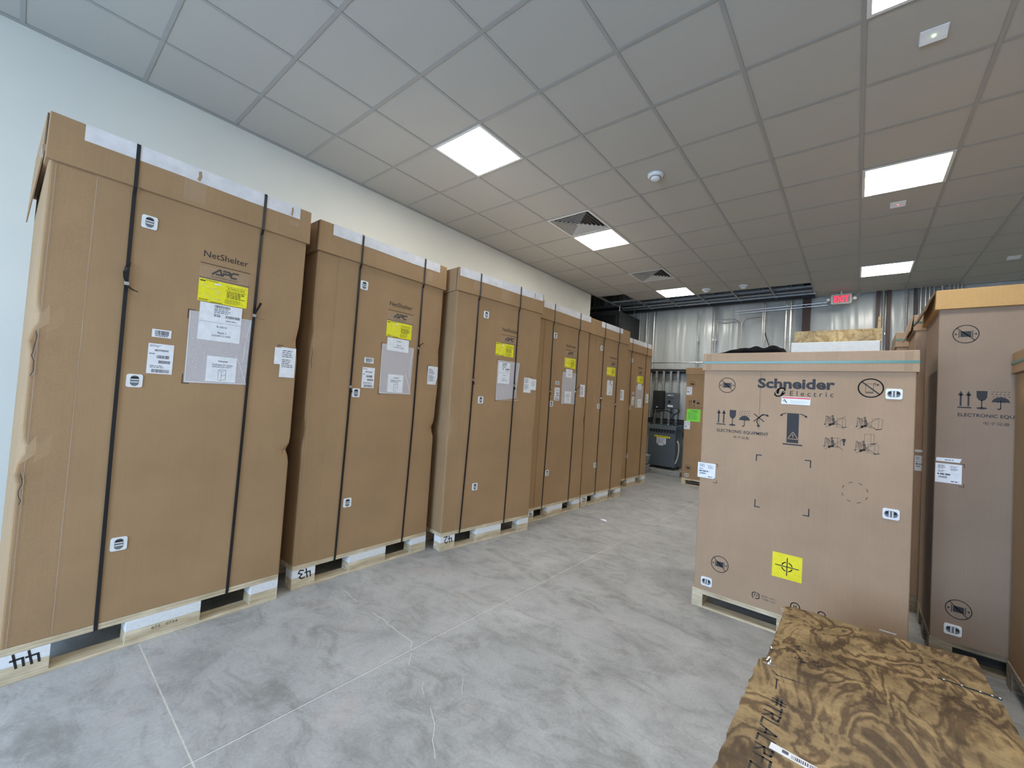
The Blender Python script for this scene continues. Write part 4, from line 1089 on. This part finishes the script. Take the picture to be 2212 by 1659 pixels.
# ---- tall pale cartons to the right
def tall_carton(name_label, x0, y0, zb, W, D, zl, zt, mat='card_pale', lidmat='card_pale', prints=(), strap=False, lov=.012, fr=None):
    t = thing('cardboard_carton', name_label, 'box', (x0, y0, zb), 0, 'pale equipment cartons')
    carton_body(W, D, zt - zb - .02, [], None, .006).build('body', mat, t)
    lid = lid_mesh(W, D, zl - zb, zt - zb, lov, .003).build('lid', lidmat, t, bevel=.003)
    if strap:
        o = lov + .0045; a = (zl + zt) / 2 - zb - .008; b = a + .015; sp = MB()
        sp.box(-o, -o, a, W + o, -o + .001, b); sp.box(-o, -o, a, -o + .001, D + o, b); sp.box(W + o - .001, -o, a, W + o, D + o, b); sp.build('strap', 'strap_teal', lid)
    return t, lid
# tallest one, its front beside the wide carton
x0, y0, zb = 3.458, 1.34, .128
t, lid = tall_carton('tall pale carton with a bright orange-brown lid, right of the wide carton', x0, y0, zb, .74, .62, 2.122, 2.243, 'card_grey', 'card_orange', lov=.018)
f = MB(); pts = [(-.020, .0, 2.242 - zb), (-.020, .60, 2.242 - zb), (-.070, .62, 2.125 - zb), (-.068, .30, 2.105 - zb), (-.058, .02, 2.125 - zb), (-.036, -.012, 2.20 - zb)]
k = len(pts); f.add(pts + [(x - .006, y, z + .002) for x, y, z in pts], [tuple(range(k)), tuple(range(k, 2 * k))[::-1]] + [(i, k + i, k + (i + 1) % k, (i + 1) % k) for i in range(k)])
f.build('loose_flap', 'card_shaded', lid)  # unlit underside of the flap is painted in with darker board
keep = front
front = lambda u, v, q: (u - x0, -q, v - zb)
ink = Bag(t, 'ink'); n = .0008
ink('no_clamp_symbol', sym_noclamp, 3.573, 1.966, .054, n); ink('up_arrows_symbol', sym_up, 3.547, 1.518, 3.604, 1.621, n); ink('fragile_glass_symbol', sym_glass, 3.623, 1.517, 3.667, 1.623, n); ink('umbrella_symbol', sym_umbrella, 3.684, 1.518, 3.754, 1.623, n); ink('no_roll_symbol', sym_noroll, 3.775, 1.520, 3.865, 1.615, n)
ink.text('ELECTRONIC EQUIPMENT', (3.549, 1.464, 3.866, 1.487), front, n, .015)
ink('no_clamp_symbol', sym_noclamp, 3.575, .322, .054, n)
mb = MB(); mb.text('电子设备', (3.654, 1.424, 3.757, 1.443), front, n); ticks(mb, [[(3.567, 1.180), (3.583, 1.179), (3.583, 1.160)], [(3.563, 1.045), (3.582, 1.045), (3.582, 1.060)]], n, .004); mb.build('faint_print', 'ink_soft', t)
s_ = MB().poly([(3.463, 1.186), (3.563, 1.186), (3.571, 1.210), (3.464, 1.208)], front, n, n + .0006).build('shipping_label', 'label', t)
mb = MB(); greek(mb, 3.500, 1.193, 3.540, 1.202, 1, n + .001, 3, .5); mb.build('label_print', 'ink_grey', s_)
doc_label(t, 3.461, 1.058, 3.573, 1.174, .0, 33)
insert(t, 3.517, .166, .074, .062, 0, 'v')
mb = MB()
for v, h in ((1.80, .045), (1.86, .012), (1.76, .010)): mb.poly([(-.16, v), (-.155, v), (-.155, v + h), (-.16, v + h)], lambda u, vv, q: (-.0009, -u, vv - zb), 0)
mb.build('side_print', 'ink_soft', t)
front = keep
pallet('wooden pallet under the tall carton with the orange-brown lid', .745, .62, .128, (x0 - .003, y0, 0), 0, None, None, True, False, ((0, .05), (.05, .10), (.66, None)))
# second behind it
x0, y0, zb = 3.412, 2.09, .128
t, lid = tall_carton('pale carton with teal strap, half hidden behind the tallest one, shading labels', x0, y0, zb, .78, .55, 2.120, 2.243, strap=True)
t['label'] = 'tall pale carton with teal strap standing directly behind the orange-lidded carton'
f = MB(); pts = [(-.014, .0, 2.242 - zb), (-.014, .55, 2.242 - zb), (-.034, .56, 2.11 - zb), (-.030, .0, 2.12 - zb)]
f.hexa(pts, [(x - .005, y, z) for x, y, z in pts]); f.build('loose_flap', 'card_pale', lid)
front = lambda u, v, q: (u - x0, -q, v - zb)
ink = Bag(t, 'ink'); ink('no_clamp_symbol', sym_noclamp, 3.525, 1.965, .054, n)
s_ = sheet(t, 'shipping_label', 3.428, 1.192, 3.494, 1.211); doc_label(t, 3.428, 1.052, 3.495, 1.166, 0, 41)
front = keep
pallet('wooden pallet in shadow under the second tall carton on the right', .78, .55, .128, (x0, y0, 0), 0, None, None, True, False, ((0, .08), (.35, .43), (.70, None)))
# third, farther
t, lid = tall_carton('farthest tall pale carton on the right, only its strapped lid showing', 3.352, 2.90, .128, .78, .60, 2.105, 2.242, strap=True)
mb = MB().box(.10, -.0172, 1.98, .103, -.0165, 2.11); mb.build('lid_crease', 'ink_soft', lid)
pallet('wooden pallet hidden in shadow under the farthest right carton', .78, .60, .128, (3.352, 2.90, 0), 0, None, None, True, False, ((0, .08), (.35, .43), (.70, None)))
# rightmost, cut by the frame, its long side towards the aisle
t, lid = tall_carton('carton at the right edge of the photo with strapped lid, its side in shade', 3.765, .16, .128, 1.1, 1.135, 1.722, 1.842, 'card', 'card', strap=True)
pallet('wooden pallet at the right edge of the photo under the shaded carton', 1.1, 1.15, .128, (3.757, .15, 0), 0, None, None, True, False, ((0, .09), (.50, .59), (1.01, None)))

# ---- far brown carton with the green label
x0, y0, zb = .588, 5.821, .118
t, lid = tall_carton('brown carton with a bright green label at the far end beside the transformer', x0, y0, zb, .75, .70, 2.066, 2.190, 'card', 'card')
front = lambda u, v, q: (u - x0, -q, v - zb)
ink = Bag(t, 'ink'); ink('no_clamp_symbol', sym_noclamp, .700, 1.880, .055, n); ink('up_arrows_symbol', sym_up, .650, 1.475, .705, 1.580, n); ink('fragile_glass_symbol', sym_glass, .724, 1.475, .766, 1.580, n); ink('umbrella_symbol', sym_umbrella, .785, 1.475, .850, 1.580, n); ink('no_clamp_symbol', sym_noclamp, .696, .315, .055, n)
mb = MB(); mb.text('ELECTRONIC EQUIPMENT', (.650, 1.430, .960, 1.452), front, n, .012); mb.build('faint_print', 'ink_soft', t)
gs = sheet(t, 'green_label', .622, 1.183, .865, 1.410, 'green'); mb = MB(); mb.text('Schneider', (.700, 1.365, .815, 1.392), front, n + .001, .03); greek(mb, .650, 1.22, .840, 1.355, 8, n + .001, 4, .3); mb.build('label_print', 'ink_grey', gs)
doc_label(t, .600, 1.675, .698, 1.828, 0, 51); doc_label(t, .583, 1.030, .692, 1.160, 0, 52, .0016); sheet(t, 'shipping_label', .583, 1.166, .690, 1.186, 'label', .0016)
insert(t, .640, .150, .070, .055, 0, 'v')
front = keep
pallet('pale wooden pallet under the brown carton with the green label', .76, .70, .118, (x0 - .006, y0, 0), 0, None, None, False, False, ((0, .075), (.34, .42), (.68, None)))

# ---------------------------------------------------------------- electrical gear on the far wall
pd = MB().box(-.62, 6.50, 0, .34, 7.20, .10).build('equipment_pad', 'pad', bevel=.008); struct(pd)
t = thing('transformer', 'grey floor-standing transformer with a yellow maker strip on a concrete pad', 'transformer', (-.40, 6.62, .10))
W, D = .58, .42
MB().hexa([(.10, 0, .10), (W + .02, 0, .03), (W + .02, D, .03), (.10, D, .10)], [(0, 0, .84), (W, 0, .84), (W, D, .84), (0, D, .84)]).build('case', 'grey_metal', t, bevel=.006) if False else MB().box(0, 0, .06, W, D, .84).build('case', 'grey_metal', t, bevel=.006)
MB().hexa([(-.012, -.016, .84), (W + .012, -.016, .84), (W + .012, D + .01, .84), (-.012, D + .01, .84)], [(.0, 0, .925), (W, 0, .925), (W, D, .925), (0, D, .925)]).build('hood', 'grey_metal', t, bevel=.005)
mb = MB(); mb.box(.02, -.003, .775, W - .02, .0, .845); mb.build('vent_recess', 'dark', t)
for k in range(10): MB().box(.02 + k * .060, -.009, .772, .032 + k * .060, -.003, .848).build('vent_bar', 'grey_metal', t)
mb = MB()
for x in (.02, W - .06):
    for y in (.02, D - .06): mb.box(x, y, 0, x + .04, y + .04, .06)
mb.build('feet', 'black_metal', t)
ys = MB().poly([(.135, .672), (.470, .660), (.470, .698), (.135, .710)], front, .001, .002).build('maker_strip', 'yellow2', t)
mb = MB(); mb.text('SQUARE D', (.195, .676, .395, .696), front, .003, .03)
for x in (.148, .425):
    mb.stroke([(x, .674), (x, .697), (x + .022, .697), (x + .022, .674)], .003, front, .003, True); mb.text('D', (x + .006, .679, x + .016, .692), front, .003, .02)
mb.build('maker_print', 'ink', ys)
sl = MB().poly([(.185, .535), (.385, .525), (.385, .660), (.185, .665)], front, .001, .002).build('rating_label', 'label', t)
mb = MB(); greek(mb, .20, .545, .37, .65, 7, .003, 3, .4); mb.build('label_print', 'ink_grey', sl)
MB().poly([(.225, .500), (.330, .495), (.330, .526), (.225, .530)], front, .001, .002).build('serial_label', 'label', t)
MB().tube([(W + .01, .10, .62), (W + .045, .09, .55), (W + .055, .08, .40), (W + .04, .06, .25), (W + .015, .04, .16), (W - .02, .02, .13)], .014, 8).build('flexible_conduit', 'housing', t, True)
MB().box(W, .08, .60, W + .006, .14, .68).build('cover_plate', 'grey_metal', t)
MB().cyl((.30, -.002, .27), (.30, -.006, .27), .016, 10).build('plug', 'steel', t)

yp = YF - .22
t = thing('breaker_panel', 'small black breaker panel on struts beside the grey switch box', 'electrical panel', (-.475, yp - .10, 1.37))
MB().box(0, 0, 0, .25, .10, .41).build('enclosure', 'black_metal', t, bevel=.004)
MB().box(.02, -.006, .02, .23, 0, .39).build('door', 'black_matte', t, bevel=.003); MB().box(.115, -.012, .12, .13, -.006, .30).build('handle', 'black_metal', t)
MB().poly([(.085, .035), (.125, .035), (.125, .055), (.085, .055)], front, .0065, .007).build('tag', 'label', t)
t = thing('disconnect_switch', 'grey switch box with a white label right of the black breaker panel', 'electrical panel', (-.185, yp - .11, 1.395))
MB().box(0, 0, 0, .275, .11, .35).build('enclosure', 'grey_metal', t, bevel=.004)
MB().box(.015, -.006, .015, .26, 0, .335).build('door', 'grey_metal', t, bevel=.003)
mb = MB(); greek(mb, .045, .275, .235, .31, 1, .007, 2, .5); mb.build('title_print', 'label', t)
mb = MB(); greek(mb, .045, .205, .235, .25, 2, .007, 6, .45); mb.build('warning_print', 'ink', t)
MB().box(.065, -.022, .125, .115, -.006, .175).build('handle', 'black_metal', t)
MB().poly([(.055, .035), (.170, .030), (.170, .075), (.055, .080)], front, .0065, .007).build('rating_label', 'label', t)
mb = MB()
for x, z in ((.02, .33), (.255, .33), (.02, .02), (.255, .02)): mb.cyl((x, -.006, z), (x, -.010, z), .008, 8)
mb.build('screws', 'steel', t)
def cable(pts, r, label):
    o = MB().tube(pts, r, 8).build('cable', 'black_metal', smooth=True); tag(o, label, 'cable'); return o
def smooth_pts(p, n=6):
    out = []
    for i in range(len(p) - 1):
        a, b, c, d = (Vector(p[max(i - 1, 0)]), Vector(p[i]), Vector(p[i + 1]), Vector(p[min(i + 2, len(p) - 1)]))
        for k in range(n):
            s_ = k / n; out.append(.5 * ((2 * b) + (c - a) * s_ + (2 * a - 5 * b + 4 * c - d) * s_ ** 2 + (3 * b - a - 3 * c + d) * s_ ** 3))
    out.append(Vector(p[-1])); return out
cable(smooth_pts([(.07, yp - .14, 1.41), (.12, yp - .13, 1.39), (.12, yp - .13, 1.33), (.03, yp - .13, 1.27), (-.02, yp - .13, 1.18), (-.01, yp - .13, 1.10), (.06, yp - .12, 1.035)]), .011, 'black cable looping from the grey switch box down to the transformer')
cable(smooth_pts([(-.38, yp - .06, 1.37), (-.37, yp - .07, 1.30), (-.28, yp - .07, 1.34), (-.15, yp - .07, 1.34), (-.08, yp - .05, 1.31), (-.04, yp - .04, 1.29)]), .010, 'black cable running sideways below the black breaker panel')
cable(smooth_pts([(-.44, yp - .06, 1.37), (-.45, yp - .07, 1.25), (-.46, yp - .08, 1.10), (-.44, yp - .10, 1.03)]), .010, 'short black cable dropping straight from the breaker panel to the transformer')
for k, (z, lb) in enumerate(((0, 'pale grey plastic bin on the floor left of the transformer, lower one'), (.205, 'pale grey plastic bin left of the transformer, upper one of two'))):
    t = thing('plastic_bin', lb, 'bin', (-.62, 6.15, z), 0, 'pale bins by the transformer')
    MB().hexa([(.02, .02, 0), (.33, .02, 0), (.33, .28, 0), (.02, .28, 0)], [(0, 0, .16), (.35, 0, .16), (.35, .30, .16), (0, .30, .16)]).build('body', 'pale_plastic', t, bevel=.01)
    MB().box(-.008, -.008, .1605, .358, .308, .185).build('lid', 'housing' if k else 'pale_plastic', t, bevel=.006)

# ---------------------------------------------------------------- weathered plywood crate in the foreground
def crate():
    zt = .47; x0, x1, yf, yn = 2.822, 3.482, .215, -1.55
    t = thing('plywood_crate', 'low weathered plywood crate with handwritten letters in the near right corner', 'crate', (0, 0, 0))
    rnd = random.Random(11)
    top = MB(); lf = []; rt = []
    ys = [yf - .01] + [yf - (yf - yn) * i / 60 for i in range(1, 61)]
    for y in ys:
        step = 0 if y > -.425 else -.0
        lf.append((2.822 + (.018 if y > -.43 else .012) * 1 + rnd.uniform(-.003, .003) - (0 if y > -.43 else .018), y))
        rt.append((3.478 + (.012 if y < -.10 else 0) + rnd.uniform(-.0015, .0015), y))
    far = [(2.822, yf - .07), (2.860, yf - .03), (2.95, yf - .02), (3.15, yf - .03), (3.30, yf - .012), (3.476, yf + .03)]
    pts = lf[3:] + rt[::-1][:-1] + far[::-1]
    k = len(pts)
    top.add([(x, y, zt - .018) for x, y in pts] + [(x, y, zt) for x, y in pts], [tuple(range(k))[::-1], tuple(range(k, 2 * k))])
    lid = top.build('top_board', 'ply', t)
    e = MB(); e.add([(x, y, zt - .018) for x, y in pts] + [(x, y, zt - .0003) for x, y in pts], [(i, (i + 1) % k, k + (i + 1) % k, k + i) for i in range(k)]); e.build('board_edge', 'ply_edge', lid)
    MB().box(x0 + .012, yf - .035, .09, x1 - .012, yf - .018, zt - .0185).build('end_board', 'ply', t); MB().box(x0 + .012, yn + .01, .09, x1 - .012, yn + .028, zt - .0185).build('end_board', 'ply', t)
    MB().box(x0 + .012, yn + .0285, .09, x0 + .028, yf - .0355, zt - .0185).build('side_board', 'ply', t); MB().box(x1 - .028, yn + .0285, .09, x1 - .012, yf - .0355, zt - .0185).build('side_board', 'ply', t)
    for x in (x0 + .012, (x0 + x1) / 2 - .045, x1 - .102): MB().box(x, yn + .01, 0, x + .09, yf - .02, .0895).build('skid', 'pallet_dark', t)
    up = lambda u, v, q: (u, v, zt + q)
    # groove between the two boards on the left part
    MB().stroke([(2.868, -.482), (2.885, -.502), (2.93, -.494), (2.968, -.489)], .006, up, .0006).build('split', 'ink_soft', lid)
    # metal strip with screws on the right
    st = MB().poly([(3.335, -.070), (3.492, -.074), (3.492, -.060), (3.335, -.066)], up, .0002, .0025).build('metal_strip', 'black_matte', lid)
    for x in (3.352, 3.397, 3.442, 3.470, 3.488): MB().lathe([(.0055, .0025), (.0045, .0045), (.001, .0052)], (x, -.067, zt), 10).build('screw', 'chrome', st, True)
    for x, y in ((3.226, .075), (3.215, .043), (3.35, .04)): MB().lathe([(.003, 0), (.002, .0012)], (x, y, zt), 8).build('staple', 'chrome', lid)
    # spring clip on the left edge
    cl = MB().poly([(2.832, -.462), (2.876, -.452), (2.874, -.440), (2.836, -.446)], up, .0, .003).build('spring_clip', 'chrome', lid)
    MB().tube([(2.832, -.25, zt - .02), (2.838, -.29, zt - .006), (2.846, -.33, zt + .006)], .0045, 8).build('lever', 'chrome', cl, True)
    MB().tube([(2.842, -.43, zt + .002), (2.850, -.415, zt + .012), (2.858, -.43, zt + .012), (2.856, -.445, zt + .004), (2.848, -.450, zt + .003)], .004, 8).build('spring', 'chrome', cl, True)
    MB().poly([(2.824, -.535), (2.833, -.530), (2.834, -.512), (2.825, -.516)], up, -.012, -.008).build('catch_plate', 'steel', cl)
    # handwriting: reads towards the near end, letter tops to the right
    mb = MB()
    def word(txt, bx, y_, h, adv, wd, slant=0., drift=0.):
        for ch in txt:
            for s_ in DIG[ch]: mb.stroke([(bx + py * h, y_ - px * adv * .78 - slant * py) for px, py in s_], wd, up, .0007)
            y_ -= adv; bx += drift
    mb.stroke([(2.888, -.530), (2.893, -.592)], .0045, up, .0007); mb.stroke([(2.884, -.532), (2.893, -.531)], .0045, up, .0007)
    word('#', 2.892, -.640, .036, .058, .006)
    word('TRLALRFL', 2.880, -.690, .042, .0425, .0058, .006, .0008)
    d = Vector((.585, -.81)); q = Vector((.81, .585))
    def slantword(txt, ox, oy, h, adv, wd):
        o_ = Vector((ox, oy))
        for ch in txt:
            for s_ in DIG[ch]: mb.stroke([tuple(o_ + d * (px * adv * .75) + q * (py * h)) for px, py in s_], wd, up, .0007)
            o_ = o_ + d * adv
    slantword('1527.93', 2.893, -.198, .026, .0245, .0032); slantword('40.8#', 2.878, -.262, .026, .0225, .0032)
    mb.build('handwriting', 'ink', lid)['kind'] = 'stuff'
    # barcode tape
    tp = MB().poly([(2.915, -.902), (3.03, -.912), (3.20, -.930), (3.20, -.906), (3.03, -.886), (2.917, -.874)], up, .0003, .0010).build('barcode_tape', 'label', lid)
    mb = MB(); rr = random.Random(2)
    mb.poly([(2.945, -.895), (2.960, -.8965), (2.960, -.884), (2.945, -.8825)], up, .0016)
    x = 2.967
    while x < 3.10:
        w_ = rr.choice((.001, .002, .003)); mb.poly([(x, -.903), (x + w_, -.903), (x + w_, -.889), (x, -.889)], up, .0016); x += w_ + rr.choice((.0015, .002))
    mb.build('barcode_print', 'ink_grey', tp)
crate()
# scrap on the floor
mb = MB().add([(.73, 2.334, .001), (.77, 2.318, .001), (.825, 2.318, .001), (.80, 2.342, .001), (.76, 2.346, .001), (.735, 2.33, .008), (.775, 2.326, .016), (.82, 2.322, .006), (.795, 2.336, .014), (.76, 2.34, .012)],
              [(4, 3, 2, 1, 0), (0, 1, 6, 5), (1, 2, 7, 6), (2, 3, 8, 7), (3, 4, 9, 8), (4, 0, 5, 9), (5, 6, 7, 8, 9)])
tag(mb.build('paper_scrap', 'label'), 'small torn scrap of pale paper on the concrete aisle', 'scrap')
